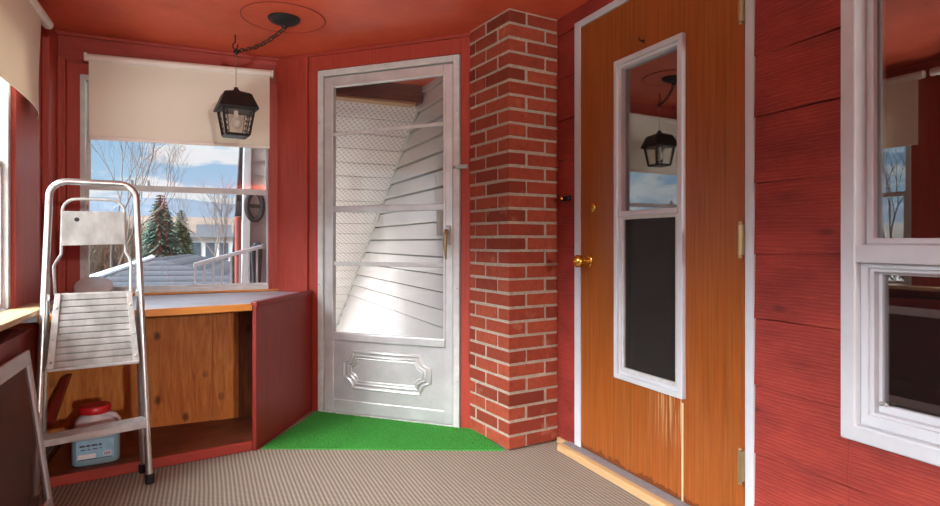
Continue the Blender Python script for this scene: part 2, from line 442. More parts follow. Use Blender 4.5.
# slim crown strips
def strip(name, p0, p1, inward, h=.022, d=.014, z1=HC, mat=None):
    p0, p1, n = Vector(p0), Vector(p1), Vector(inward).normalized()
    mm = MB()
    mm.hexa([(p0.x,p0.y,z1-h),(p1.x,p1.y,z1-h),(p1.x+n.x*d,p1.y+n.y*d,z1-h),(p0.x+n.x*d,p0.y+n.y*d,z1-h),
             (p0.x,p0.y,z1),(p1.x,p1.y,z1),(p1.x+n.x*d,p1.y+n.y*d,z1),(p0.x+n.x*d,p0.y+n.y*d,z1)])
    return tag(mm.build(name, mat or M['red_h'], bevel=.004), kind='structure')
strip('trim_1', (XL, YW), (.424, YW), (0, -1))
strip('trim_2', (.424, YW), tuple(sw(1.30, 0, 0))[:2], (-1, -1))
strip('trim_3', (XL, YB), (XL, YW), (1, 0))

# ------------------------------------------------------------------ front wall with the window (wall_front)
WX0, WX1, WZ0, WZ1 = -.602, .400, .715, 1.90
m = MB()
m.box((XL-.05, YW, -.1), (WX0, YW+.12, HC)); m.box((WX1, YW, -.1), (.47, YW+.12, HC))
m.box((WX0, YW, -.1), (WX1, YW+.12, WZ0)); m.box((WX0, YW, WZ1), (WX1, YW+.12, HC))
tag(m.build('wall_front', M['red_h']), kind='structure')
m = MB()                                              # boards beside the window
m.box((-.712, YW-.045, .70), (-.655, YW, 1.97)); m.box((-.690, YW-.055, .70), (-.672, YW-.045, 1.97))
tag(m.build('trim_4', M['red_v'], bevel=.004), kind='structure')
m = MB(); m.frame(-.655, .422, .70, 1.955, .06, YW-.018, YW, wb=.012, wt=.055)
tag(m.build('trim_5', M['red_v'], bevel=.003), kind='structure')
w1 = empty('window_1', (-.10, YW, WZ0)); tag(w1, kind='structure')
m = MB(); m.frame(WX0, WX1, WZ0, WZ1, .030, YW-.012, YW+.07, wb=.022, wt=.03)
m.build('window_frame', M['grey_trim'], w1, bevel=.003)
m = MB(); m.frame(WX0+.026, WX1-.026, 1.285, WZ1-.02, .022, YW+.035, YW+.06); m.build('upper_sash', M['grey_trim'], w1, bevel=.002)
m = MB(); m.frame(WX0+.026, WX1-.026, WZ0+.018, 1.316, .018, YW+.008, YW+.034, wb=.02, wt=.032); m.build('lower_sash', M['grey_trim'], w1, bevel=.002)
m = MB(); m.box((WX0+.04, YW+.046, 1.30), (WX1-.04, YW+.049, WZ1-.03)); m.build('upper_pane', M['glass'], w1)
m = MB(); m.box((WX0+.04, YW+.020, WZ0+.03), (WX1-.04, YW+.023, 1.29)); m.build('lower_pane', M['glass'], w1)
m = MB()
for xx in (-.36, -.28): m.box((xx, YW-.002, 1.318), (xx+.012, YW+.03, 1.345))
m.build('sash_latch', M['grey_trim'], w1, bevel=.002)
m = MB(); m.box((WX0-.01, YW-.03, .706), (WX1+.02, YW+.01, .716)); m.build('window_sill', M['raw_edge'], w1, bevel=.002)

# ------------------------------------------------------------------ left wall with windows (wall_left)
wins = [(2.20, 2.965), (1.02, 2.02), (-.20, .84), (-1.46, -.38)]
LZ0, LZ1 = .70, 1.95
m = MB()
edges = [YB-.1] + [e for w in sorted(wins) for e in w] + [YW+.05]
for i in range(0, len(edges), 2): m.box((XL-.12, edges[i], -.1), (XL, edges[i+1], HC))
for a, b in wins:
    m.box((XL-.12, a, -.1), (XL, b, LZ0)); m.box((XL-.12, a, LZ1), (XL, b, HC))
tag(m.build('wall_left', M['red_v']), kind='structure')
for i, (a, b) in enumerate(sorted(wins, reverse=True)):
    we = empty('window_%d' % (i+4), (XL, (a+b)/2, LZ0)); tag(we, kind='structure')
    LM = Matrix(((0, -1, 0, XL), (1, 0, 0, 0), (0, 0, 1, 0), (0, 0, 0, 1)))      # local x = +y, local y = outward (-x)
    m = MB(LM); m.frame(a, b, LZ0, LZ1, .032, -.006, .08); m.build('window_frame', M['grey_trim'], we, bevel=.003)
    m = MB(LM); m.frame(a+.03, b-.03, 1.295, LZ1-.03, .022, .045, .065); m.build('upper_sash', M['grey_trim'], we)
    m = MB(LM); m.frame(a+.03, b-.03, LZ0+.03, 1.325, .022, .015, .04, wt=.03); m.build('lower_sash', M['grey_trim'], we)
    m = MB(LM); m.box((a+.045, .054, 1.31), (b-.045, .057, LZ1-.045)); m.build('upper_pane', M['glass'], we)
    m = MB(LM); m.box((a+.045, .026, LZ0+.045), (b-.045, .029, 1.305)); m.build('lower_pane', M['glass'], we)
# boards of the corner beyond the window
m = MB(); m.box((XL, 2.972, .70), (XL+.022, 3.36, 2.0)); tag(m.build('trim_6', M['red_v'], bevel=.003), kind='structure')
m = MB(); m.box((XL, 3.50, .70), (XL+.03, 3.70, 2.09)); tag(m.build('trim_7', M['red_v'], bevel=.003), kind='structure')
# knee wall under the ledge
m = MB(); m.box((XL, YB, 0), (-.615, 2.86, .655)); tag(m.build('wall_knee', M['red_knee'], bevel=.003), kind='structure')
m = MB(); m.prism([(XL+.001, YB), (-.598, YB), (-.598, 3.12), (XL+.001, 3.24)], .706, .728)
o = m.build('window_ledge', M['ledge'], bevel=.004)
tag(o, 'bare pale pine window ledge along the left wall', 'ledge')

# ------------------------------------------------------------------ back wall behind the camera
m = MB()
m.box((XL-.12, YB-.12, -.1), (1.76, YB, HC))
tag(m.build('wall_back', M['brown_beam']), kind='structure')

# ------------------------------------------------------------------ storm wall (45 degrees) with the storm door
D0, D1, DT = .302, 1.196, 2.005
m = MB(ST)
m.box((-.05, 0, -.1), (D0, .10, HC)); m.box((D1, 0, -.1), (1.36, .10, HC)); m.box((D0, 0, DT), (D1, .10, HC))
tag(m.build('wall_diagonal', M['red_v']), kind='structure')
m = MB(ST)
m.box((.004, -.016, .70), (.225, 0, HC-.022)); m.box((D1+.006, -.010, 0), (1.262, 0, HC-.022)); m.box((.235, -.010, DT+.006), (D1+.006, 0, HC-.024)); m.box((.235, -.010, 0), (D0-.004, 0, DT+.006))
tag(m.build('trim_8', M['red_v'], bevel=.003), kind='structure')

d1 = empty('door_1', tuple(sw(.75, 0, 0))); tag(d1, 'silver aluminium storm door with two glass lights and an embossed kick panel', None, None, 'structure')
m = MB(ST)                                             # fixed frame: sides and head
m.box((D0, -.022, 0), (D0+.036, .05, DT)); m.box((D1-.036, -.022, 0), (D1, .05, DT)); m.box((D0+.036, -.022, DT-.036), (D1-.036, .05, DT))
m.box((D0+.036, -.02, 0), (D1-.036, .06, .012))
m.build('door_frame', M['grey_trim'], d1, bevel=.003)
m = MB(ST)
for z in (.25, .75, 1.25, 1.7):
    for s in (D0+.012, D1-.012): m.sphere(s and (s, -.023, z), .0045, 8, 5)
for s in (.45, .75, 1.05): m.sphere((s, -.023, DT-.012), .0045, 8, 5)
m.build('screw', M['steel'], d1)
SL0, SL1, SZ0, SZ1 = D0+.040, D1-.040, .016, DT-.042
GX0, GX1, GZ0, GZ1 = .402, 1.102, .475, 1.905
leaf = MB(ST)
leaf.box((SL0, -.012, SZ0), (GX0, .02, SZ1)); leaf.box((GX1, -.012, SZ0), (SL1, .02, SZ1))
leaf.box((GX0, -.012, GZ1), (GX1, .02, SZ1)); leaf.box((GX0, -.012, SZ0), (GX1, .02, .085))
leaf.frame(GX0-.012, GX1+.012, .43, GZ1+.012, .014, -.018, -.012)
leaf = leaf.build('door_leaf', M['alu'], d1, bevel=.004)
m = MB(ST); m.box((GX0-.012, -.004, .085), (GX1+.012, .012, GZ0-.045)); m.build('kick_panel', M['alu_h'], d1)
m = MB(ST); m.box((GX0-.010, -.024, GZ0-.045), (GX1+.010, .012, GZ0)); m.build('lower_rail', M['alu_h'], d1, bevel=.004)
m = MB(ST); m.box((GX0, -.020, 1.172), (GX1, .012, 1.208)); m.build('middle_rail', M['alu_h'], d1, bevel=.004)
m = MB(ST); m.box((GX0, -.010, .862), (GX1, .004, .886)); m.build('lower_sash_bar', M['grey_trim'], d1, bevel=.003)
m = MB(ST); m.hexa([(GX0,-.010,1.618),(GX1,-.010,1.632),(GX1,.004,1.632),(GX0,.004,1.618),(GX0,-.010,1.636),(GX1,-.010,1.652),(GX1,.004,1.652),(GX0,.004,1.636)]); m.build('upper_sash_bar', M['grey_trim'], d1, bevel=.003)
m = MB(ST); m.box((GX0, .000, 1.208), (GX1, .004, GZ1)); m.build('upper_glass', M['glass_door'], d1)
m = MB(ST); m.box((GX0, .002, GZ0), (GX1, .006, 1.172)); m.build('lower_glass', M['glass_door'], d1)
m = MB(ST); m.box((GX1-.052, .007, 1.035), (GX1-.002, .016, 1.172)); m.build('closer_strip', M['grey_trim'], d1, bevel=.002)
# embossed ornament: two concentric outlines with scooped corners
def notch(x0, x1, z0, z1, r, n=7):
    P = []
    for cx, cz, a0 in ((x1, z0, 180), (x1, z1, 270), (x0, z1, 360), (x0, z0, 90)):
        P += arc(cx, cz, r, a0, a0-90, n)
    return P
for k, (ins, rr, rad) in enumerate(((0, .062, .011), (.030, .050, .009), (.048, .046, .007))):
    P = notch(.470+ins, 1.020-ins, .160+ins*.8, .368-ins*.8, rr)
    mm = MB(ST); mm.tube([(x, -.004, z) for x, z in P], rad, 8, closed=True, flat=.8)
    mm.build('embossed_moulding', M['alu_h'], d1, smooth=True)
# lever latch handle
hd = MB(ST); hd.lathe([(.001, -.034), (.016, -.034), (.019, -.028), (.019, -.012)], (1.129, 0, 1.065), 16, 'y'); hd.box((1.112, -.022, .985), (1.146, -.012, 1.09))
hd = hd.build('handle', M['alu_tube'], d1, bevel=.004)
m = MB(ST); m.tube([(1.129, -.034, 1.062), (1.128, -.052, 1.04), (1.127, -.054, .98), (1.130, -.046, .905)], .012, 10, taper=[1, 1.1, .9, .35]); m.build('lever', M['hinge'], hd, smooth=True)
m = MB(ST); m.box((1.185, -.034, 1.390), (1.248, -.022, 1.412)); m.tube([(1.162, -.03, 1.4), (1.244, -.036, 1.4)], .004, 8); m.sphere((1.168, -.032, 1.40), .009); m.build('slide_bolt', M['steel'], d1, bevel=.002)

# ------------------------------------------------------------------ brick column
bc = empty('brick_column', (1.48, 2.65, 0)); tag(bc, 'tall red brick column between the storm door and the wooden door', 'column')
BX0, BY0, BX1, BY1 = 1.333, 2.468, 1.640, 2.90
BM = Matrix.Translation((BX0, BY0, 0)) @ Matrix.Rotation(math.radians(6), 4, 'Z') @ Matrix.Translation((-BX0, -BY0, 0))
m = MB(BM); m.prism([(BX0+.004, BY0+.004), (BX1, BY0+.004), (BX1, BY1+.02), (BX0+.004, BY1)], .006, HC); m.build('mortar_core', M['mortar'], bc)
m = MB(BM); NC = 31; ch = HC/NC
def brick(x0, y0, x1, y1, z0, z1):
    j = lambda a=.0022: random.uniform(-a, a)
    e = .0016
    dx, dy, dz = j(), j(), j(.0012)
    P = [(x0+dx, y0+dy, z0+dz), (x1+dx, y0+dy+j(.001), z0+dz+j(.001)), (x1+dx, y1+dy, z0+dz), (x0+dx, y1+dy, z0+dz+j(.001)),
         (x0+dx+j(.001), y0+dy, z1+dz+j(.001)), (x1+dx, y0+dy, z1+dz+j(.001)), (x1+dx, y1+dy, z1+dz), (x0+dx, y1+dy, z1+dz+j(.001))]
    m.hexa(P)
g = .0135
for c in range(NC):
    z0, z1 = c*ch + g*.5, (c+1)*ch - g*.5
    if c % 2 == 0:
        brick(BX0, BY0, BX0+.098, BY0+.205, z0, z1); brick(BX0+.098+g, BY0, BX1-.002, BY0+.09, z0, z1); brick(BX0, BY0+.205+g, BX0+.09, BY1, z0, z1)
    else:
        brick(BX0, BY0, BX0+.212, BY0+.095, z0, z1); brick(BX0+.212+g, BY0, BX1-.002, BY0+.09, z0, z1); brick(BX0, BY0+.095+g, BX0+.09, BY0+.305, z0, z1); brick(BX0, BY0+.305+g, BX0+.09, BY1, z0, z1)
m.build('bricks', M['brick'], bc, bevel=.003)

# ------------------------------------------------------------------ right wall: red lap siding, wooden door, white window
DY0, DY1, DZ1 = 1.377, 2.300, 2.015            # wooden door leaf
WY1, WY0, RZ0, RZ1 = 1.051, -.05, .459, 2.04   # window casing
m = MB()                                              # solid wall behind the boards
x0, x1 = XR+.012, XR+.13
m.box((x0, 2.325, -.1), (x1, 3.0, HC)); m.box((x0, 1.355, DZ1+.02), (x1, 2.325, HC)); m.box((x0, 1.02, -.1), (x1, 1.355, HC))
m.box((x0, WY0+.04, -.1), (x1, 1.02, RZ0+.03)); m.box((x0, WY0+.04, RZ1-.03), (x1, 1.02, HC)); m.box((x0, YB-.1, -.1), (x1, WY0+.04, HC)); m.box((x0, 1.355, -.1), (x1, 2.325, .02))
tag(m.build('wall_right', M['siding']), kind='structure')
courses = [-.10, .105, .318, .536, .752, .965, 1.190, 1.404, 1.602, 1.812, 2.03, 2.25]
segs = [(2.340, 2.90, 0, 3), (1.345, 2.340, 2.040, 3), (1.04, 1.344, 0, 3), (YB, 1.04, 0, RZ0+.01), (YB, WY0+.02, RZ0+.01, RZ1-.01), (YB, 1.04, RZ1-.01, 3)]
m = MB()
for i in range(len(courses)-1):
    za, zb = courses[i], courses[i+1]
    for (ya, yb, lo, hi) in segs:
        a, b = max(za, lo, 0), min(zb, hi, HC)
        if b-a < .006: continue
        xs = lambda z: XR-.012 + .007*(z-za)/(zb-za)
        n = max(1, int((yb-ya)/.10))
        rings = []
        for k in range(n+1):
            yy = ya+(yb-ya)*k/n
            wv = (.0035*math.sin(yy*9.1+i*2.3)+.002*math.sin(yy*23+i)) if a > za-.001 and za > lo else 0
            rings.append([(xs(a), yy, a+wv), (XR+.03, yy, a+wv), (XR+.03, yy, b), (xs(b), yy, b)])
        m.loft(rings)
tag(m.build('wall_siding', M['siding'], bevel=.0025), kind='structure')

m = MB(); m.box((XR-.03, YB, 0), (XR+.01, -3.2, HC)); tag(m.build('wall_dark_added', M['brown_beam']), kind='structure')  # added unseen dark panel, hides siding the fill lamp would light up red
# door 2
d2 = empty('door_2', (XR, (DY0+DY1)/2, 0)); tag(d2, 'orange stained wooden door with a tall narrow white framed window', None, None, 'structure')
RW = Matrix(((0, 1, 0, XR), (-1, 0, 0, 0), (0, 0, 1, 0), (0, 0, 0, 1)))       # local x = -y, local y = outward (+x)
m = MB()
m.box((XR-.014, DY1, .012), (XR+.1, 2.348, 2.048)); m.box((XR-.014, 1.342, .0), (XR+.1, DY0, 2.048)); m.box((XR-.014, DY0, DZ1), (XR+.1, DY1, 2.048))
m.build('door_casing', M['white'], d2, bevel=.004)
lx0, lx1 = XR-.010, XR+.034
VY0, VY1, VZ0, VZ1 = 1.656, 2.018, .436, 1.758
m = MB()
m.box((lx0, DY0+.003, .034), (lx1, VY0, DZ1-.004)); m.box((lx0, VY1, .034), (lx1, DY1-.003, DZ1-.004)); m.box((lx0, VY0, .034), (lx1, VY1, VZ0)); m.box((lx0, VY0, VZ1), (lx1, VY1, DZ1-.004))
m.build('door_leaf', M['door_wood'], d2)
vf = MB(RW); vf.frame(-2.035, -1.639, .418, 1.775, .022, -.028, -.006); vf.frame(-2.016, -1.658, .437, 1.757, .018, -.018, .03)
vf = vf.build('window_frame', M['white'], d2, bevel=.003)
m = MB(RW); m.box((-2.006, -.024, 1.108), (-1.668, .02, 1.130)); m.build('glazing_bar', M['white'], d2, bevel=.003)
m = MB(RW); m.frame(-2.0, -1.674, .454, 1.109, .014, -.014, .008); m.build('screen_frame', M['grey_trim'], d2, bevel=.002)
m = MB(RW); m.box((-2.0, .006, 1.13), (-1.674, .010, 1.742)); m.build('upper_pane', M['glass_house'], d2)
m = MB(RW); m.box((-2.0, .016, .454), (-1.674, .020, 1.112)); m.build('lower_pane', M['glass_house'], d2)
m = MB(RW); m.box((-1.988, -.004, .466), (-1.686, -.003, 1.096)); m.build('insect_screen', M['screen_dark'], d2)
# hardware
kb = MB(RW); kb.lathe([(.001, -.020), (.024, -.020), (.033, -.014), (.034, -.010)], (-2.240, 0, .912), 24, 'y')
kb = kb.build('knob_rose', M['brass'], d2, smooth=True)
m = MB(RW); m.lathe([(.012, -.012), (.012, -.036), (.022, -.046), (.029, -.058), (.029, -.072), (.020, -.084), (.010, -.086), (.009, -.080), (.001, -.080)], (-2.240, 0, .912), 24, 'y'); m.build('knob', M['brass'], kb, smooth=True, angle=60)
m = MB(RW); m.lathe([(.001, -.020), (.017, -.020), (.022, -.016), (.023, -.010)], (-2.200, 0, 1.156), 24, 'y'); m.build('deadbolt', M['brass'], d2, smooth=True)
for z in (1.775, 1.007, .262):
    h = MB(); h.tube([(XR-.030, DY0+.004, z-.05), (XR-.030, DY0+.004, z+.05)], .0075, 12)
    h.sphere((XR-.030, DY0+.004, z+.056), .0065, 10, 6); h.sphere((XR-.030, DY0+.004, z-.056), .0065, 10, 6)
    h.box((XR-.030, DY0-.002, z-.05), (XR-.010, DY0+.004, z+.05)); h.box((XR-.0125, DY0+.004, z-.05), (XR-.010, DY0+.020, z+.05))
    h.build('hinge', M['hinge'], d2, bevel=.001)
m = MB(); m.tube([(XR-.010, 1.868, 1.815), (XR-.026, 1.868, 1.815), (XR-.031, 1.868, 1.820), (XR-.031, 1.868, 1.828)], .0028, 8); m.sphere((XR-.0105, 1.868, 1.815), .008, 10, 6, (.3, 1, 1)); m.build('nail_hook', M['black_metal'], d2, smooth=True)
# threshold and pine strips
m = MB(); m.box((1.578, 1.20, 0), (XR+.03, 2.395, .030)); tag(m.build('trim_9', M['sill_grey'], bevel=.004), kind='structure')
m = MB(); m.hexa([(1.548,1.20,0),(1.577,1.20,0),(1.577,2.40,0),(1.548,2.385,0),(1.553,1.20,.031),(1.577,1.20,.034),(1.577,2.40,.034),(1.553,2.385,.030)])
tag(m.build('trim_10', M['pine'], bevel=.003), kind='structure')
m = MB(); m.box((1.607, 2.396, 0), (1.625, 2.476, .028)); tag(m.build('trim_11', M['pine'], bevel=.003), kind='structure')
# latch keeper on the siding beside the door
kp = MB(); kp.box((XR-.018, 2.378, 1.200), (XR-.004, 2.462, 1.226)); kp.box((XR-.03, 2.376, 1.206), (XR-.016, 2.40, 1.220))
kp = kp.build('door_latch', M['black_metal'], bevel=.002); tag(kp, 'small dark latch with a bright knob on the siding left of the wooden door', 'latch')
m = MB(); m.sphere((XR-.028, 2.432, 1.214), .011); m.build('latch_knob', M['brass'], kp, smooth=True)

# window 2 (white, right edge of the picture)
w2 = empty('window_2', (XR, .5, RZ0)); tag(w2, kind='structure')
a0, a1 = -WY1, -WY0
m = MB(RW); m.frame(a0, a1, RZ0, RZ1, .042, -.028, .10, wb=.045); m.build('window_casing', M['white'], w2, bevel=.005)
m = MB(RW); m.box((a0+.014, -.026, .944), (a1-.042, .07, .994)); m.build('meeting_bar', M['white'], w2, bevel=.004)
m = MB(RW); m.frame(a0+.042, a1-.042, .994, RZ1-.042, .020, .018, .075, wb=.016); m.build('upper_sash', M['white_vinyl'], w2, bevel=.003)
m = MB(RW); m.frame(a0+.042, a1-.042, RZ0+.045, .944, .020, -.006, .09, wb=.03, wt=.014); m.build('lower_frame', M['white_vinyl'], w2, bevel=.003)
m = MB(RW); m.frame(a0+.060, a1-.062, .530, .932, .012, .004, .03); m.frame(a0+.070, a1-.078, .541, .922, .010, .026, .045, wb=.02); m.build('lower_sash', M['white_vinyl'], w2, bevel=.002)
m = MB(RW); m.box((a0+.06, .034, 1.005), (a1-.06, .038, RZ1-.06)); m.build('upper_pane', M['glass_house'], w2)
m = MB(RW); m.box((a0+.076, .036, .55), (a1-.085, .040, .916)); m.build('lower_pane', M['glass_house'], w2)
m = MB(RW)
for s in (a0+.080, a0+.092): m.sphere((s, .022, .566), .006, 10, 6)
m.build('screen_clip', M['steel'], w2)

# dim house interior behind the right wall
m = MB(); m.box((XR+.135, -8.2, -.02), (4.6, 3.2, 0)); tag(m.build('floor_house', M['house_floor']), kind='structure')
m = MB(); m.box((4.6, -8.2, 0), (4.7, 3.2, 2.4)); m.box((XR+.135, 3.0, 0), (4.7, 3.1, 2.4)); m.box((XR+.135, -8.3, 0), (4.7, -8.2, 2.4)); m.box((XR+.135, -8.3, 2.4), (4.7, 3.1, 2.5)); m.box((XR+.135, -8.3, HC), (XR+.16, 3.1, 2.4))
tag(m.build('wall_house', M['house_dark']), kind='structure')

# ------------------------------------------------------------------ roller blinds
def ring(mm, c, r, rad, axis='y', seg=16):
    P = []
    for k in range(seg):
        a = 2*math.pi*k/seg
        P.append((c[0]+r*math.cos(a), c[1], c[2]+r*math.sin(a)) if axis == 'y' else (c[0], c[1]+r*math.cos(a), c[2]+r*math.sin(a)))
    mm.tube(P, rad, 6, closed=True)
b1 = empty('roller_blind', (-.1, YW-.04, 2.0)); tag(b1, 'off-white roller blind half drawn over the window above the counter', 'blind', 'roller blinds')
RY, RZr = YW-.045, 1.995
m = MB(); m.tube([(-.556, RY, RZr-.012), (.372, RY, RZr+.012)], .021, 18); m.build('roller', M['blind_tube'], b1, smooth=True)
m = MB(); m.box((-.572, RY-.012, RZr-.03), (-.557, YW-.018, RZr+.012)); m.build('bracket', M['blind_tube'], b1, bevel=.002)
m = MB(); m.box((.373, RY-.012, RZr-.008), (.387, YW-.010, RZr+.032)); m.build('bracket', M['blind_tube'], b1, bevel=.002)
m = MB(); N = 24; A = []; 
zb = lambda x: 1.566+.010*(x+.56)/.93
rows = []
for k in range(13):
    f = k/12; row = []
    for i in range(N+1):
        x = -.550+(.916)*i/N
        zt = RZr-.012+.024*i/N; z = zt*(1-f)+zb(x)*f
        y = RY-.006+.003*math.sin(i*.55)*f+.003*math.sin(k*.7+i*.3)*f
        row.append((x, y, z))
    rows.append(row)
V1 = [[m.v(p) for p in r] for r in rows]; V2 = [[m.v((p[0], p[1]+.0016, p[2])) for p in r] for r in rows]
for k in range(12):
    for i in range(N):
        m.f([V1[k][i], V1[k][i+1], V1[k+1][i+1], V1[k+1][i]]); m.f([V2[k][i], V2[k+1][i], V2[k+1][i+1], V2[k][i+1]])
for k in range(12):
    m.f([V1[k][0], V1[k+1][0], V2[k+1][0], V2[k][0]]); m.f([V1[k][N], V2[k][N], V2[k+1][N], V1[k+1][N]])
for i in range(N): m.f([V1[12][i], V1[12][i+1], V2[12][i+1], V2[12][i]])
m.build('fabric', M['blind'], b1, smooth=True)
m = MB(); m.hexa([(-.55,RY-.011,1.545),(.366,RY-.011,1.556),(.366,RY-.001,1.556),(-.55,RY-.001,1.545),(-.55,RY-.011,1.568),(.366,RY-.011,1.577),(.366,RY-.001,1.577),(-.55,RY-.001,1.568)]); m.build('hem_bar', M['blind_tube'], b1, bevel=.004)
m = MB(); ring(m, (-.10, RY-.006, 1.527), .012, .0022); m.tube([(-.10, RY-.006, 1.550), (-.10, RY-.006, 1.538)], .002, 6); m.build('pull_ring', M['blind_tube'], b1, smooth=True)

def side_blind(y0, y1, ztop, zlow, sag, label, first):
    b = empty('roller_blind', (XL+.06, (y0+y1)/2, ztop)); tag(b, label, 'blind', 'roller blinds')
    xb = XL+.052
    mm = MB(); mm.tube([(xb, y0, ztop-.004), (xb, y1, ztop+.004)], .024, 18); mm.build('roller', M['blind_tube'], b, smooth=True)
    for yq in (y0+.04, y1-.07):
        mm = MB(); mm.box((XL+.001, yq, ztop-.02), (xb, yq+.015, ztop+.02)); mm.build('bracket', M['blind_tube'], b)
    mm = MB(); n = 40; K = 14; R1 = []
    ya, yb = y0+.03, y1-.16
    for k in range(K+1):
        f = k/K; row = []
        for i in range(n+1):
            u = i/n; y = ya+(yb-ya)*u
            edge = max(0, (u-.62)/.38)
            zl = zlow + sag*(1-u) - .048*edge*edge*(3-2*edge)
            z = ztop*(1-f)+zl*f
            x = xb+.008+ f*(.006*math.sin(u*9) + .030*edge*math.sin(edge*3.1)-.020*edge*edge)
            row.append((x, y, z))
        R1.append(row)
    V1 = [[mm.v(p) for p in r] for r in R1]; V2 = [[mm.v((p[0]-.0018, p[1], p[2])) for p in r] for r in R1]
    for k in range(K):
        for i in range(n):
            mm.f([V1[k][i], V1[k][i+1], V1[k+1][i+1], V1[k+1][i]]); mm.f([V2[k][i], V2[k+1][i], V2[k+1][i+1], V2[k][i+1]])
    for k in range(K):
        mm.f([V1[k][0], V1[k+1][0], V2[k+1][0], V2[k][0]]); mm.f([V1[k][n], V2[k][n], V2[k+1][n], V1[k+1][n]])
    for i in range(n): mm.f([V1[K][i], V1[K][i+1], V2[K][i+1], V2[K][i]])
    mm.build('fabric', M['blind'], b, smooth=True)
side_blind(2.10, 3.365, 2.030, 1.600, .0, 'off-white roller blind with a curled lower corner on the left wall', True)
side_blind(.98, 2.06, 2.022, 1.72, .0, 'off-white roller blind mirrored in the white window at the right edge', False)

# ------------------------------------------------------------------ built-in counter (bench) under the window
cb = empty('window_counter', (-.25, 3.3, 0)); tag(cb, 'open wooden counter cabinet with a dark red end panel below the window', 'cabinet')
F0, F1 = Vector((-.60, 2.855)), Vector((.217, 2.98)); B1 = Vector(sw(.236, -.012, 0)[:2])
m = MB(); m.prism([(XL+.004, 2.855), (F0.x, F0.y+.012), (F1.x, F1.y+.012), (B1.x-.008, B1.y-.008), (.392, YW-.03), (XL+.004, YW-.03)], .676, .704); m.build('countertop', M['counter'], cb, bevel=.003)
m = MB(); m.hexa([(F0.x,F0.y-.006,.672),(F1.x,F1.y-.006,.672),(F1.x,F1.y+.012,.672),(F0.x,F0.y+.012,.672),(F0.x,F0.y-.006,.705),(F1.x,F1.y-.006,.705),(F1.x,F1.y+.012,.705),(F0.x,F0.y+.012,.705)]); m.build('edge_strip', M['raw_edge'], cb, bevel=.003)
dn = (B1-F1).normalized(); pn = Vector((dn.y, -dn.x))*.02
m = MB(); m.prism([tuple(F1), tuple(F1+pn), tuple(B1+pn), tuple(B1)], 0.002, .690); m.build('end_panel', M['panel_red'], cb, bevel=.003)
m = MB(); q = pn*1.35; m.prism([tuple(F1-pn*.3-dn*.004), tuple(F1+q-dn*.004), tuple(B1+q), tuple(B1-pn*.3)], .690, .714); m.build('panel_cap', M['panel_red'], cb, bevel=.003)
m = MB(); m.box((XL+.01, 3.420, .046), (.05, 3.436, .674)); m.build('back_panel', M['ply'], cb)
m = MB(); m.box((.052, 3.418, .046), (.185, 3.436, .674)); m.build('back_panel', M['ply'], cb)
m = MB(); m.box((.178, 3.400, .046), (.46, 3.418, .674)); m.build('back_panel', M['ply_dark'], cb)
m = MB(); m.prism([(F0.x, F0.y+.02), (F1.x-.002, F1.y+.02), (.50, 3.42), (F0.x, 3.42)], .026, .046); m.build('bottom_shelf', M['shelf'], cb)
m = MB(); m.hexa([(F0.x,F0.y,.003),(F1.x,F1.y,.003),(F1.x,F1.y+.02,.003),(F0.x,F0.y+.02,.003),(F0.x,F0.y,.047),(F1.x,F1.y,.047),(F1.x,F1.y+.02,.047),(F0.x,F0.y+.02,.047)]); m.build('kick_rail', M['red_h'], cb, bevel=.003)
m = MB(); m.hexa([(-.60,3.30,.36),(-.60,3.40,.36),(-.575,3.40,.36),(-.575,3.30,.36),(-.60,2.96,.25),(-.60,3.02,.22),(-.575,3.02,.22),(-.575,2.96,.25)][:8]); m.build('brace', M['red_h'], cb)
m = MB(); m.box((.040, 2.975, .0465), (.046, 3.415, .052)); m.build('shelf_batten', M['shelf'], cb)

# odds on the counter
o = MB(); o.lathe([(.001, -.012), (.080, -.012), (.088, -.006), (.088, .008), (.082, .008), (.081, -.004), (.001, -.004)], (0, 0, 0), 36, 'y')
o = o.build('grey_disc', M['lid_grey'], smooth=True); o.location = (-.519, 3.625, .762); o.rotation_euler = (math.radians(-57), 0, math.radians(5))
tag(o, 'round grey plastic lid standing on edge on the counter behind the stepladder', 'disc')
o = MB(); o.sphere((0, 0, 0), .036, 14, 9, (1.15, .8, .8))
for v in o.bm.verts: v.co *= 1+.13*math.sin(v.co.x*120+1)*math.cos(v.co.z*95)
o = o.build('brown_stone', M['stone'], smooth=True); o.location = (-.575, 3.30, .733); tag(o, 'small brown mottled stone on the counter left of the grey lid', 'stone')

# ------------------------------------------------------------------ jug of blue stuff inside the cabinet
jc = Vector((-.420, 2.998, .0465))
JM = Matrix.Translation(jc) @ Matrix.Rotation(math.radians(6), 4, 'Z')
jg = empty('plastic_jug', tuple(jc)); tag(jg, 'pale plastic jug with red lid and blue contents in the open cabinet', 'jug')
def sup(w, d, z, n=32, e=4, cx=0):
    R = []
    for k in range(n):
        a = 2*math.pi*k/n; c, s = math.cos(a), math.sin(a)
        R.append((cx+w/2*math.copysign(abs(c)**(2/e), c), d/2*math.copysign(abs(s)**(2/e), s), z))
    return R
m = MB(JM); m.loft([sup(.160,.100,0), sup(.176,.114,.006), sup(.178,.116,.02), sup(.178,.116,.135), sup(.172,.112,.155), sup(.155,.104,.182,e=3), sup(.128,.096,.200,e=2.6), sup(.106,.094,.208,e=2), sup(.100,.094,.222,e=2)])
m.build('body', M['jug'], jg, smooth=True, angle=60)
m = MB(JM); m.lathe([(.052, .212), (.058, .214), (.060, .219), (.060, .240), (.056, .246), (.001, .247)], (-.004, 0, 0), 36); m.build('lid', M['lid_red'], jg, smooth=True)
m = MB(JM); m.tube([(.040, -.02, .205), (.066, -.02, .200), (.082, -.02, .178), (.084, -.02, .150)], .011, 10); m.build('handle', M['jug'], jg, smooth=True)
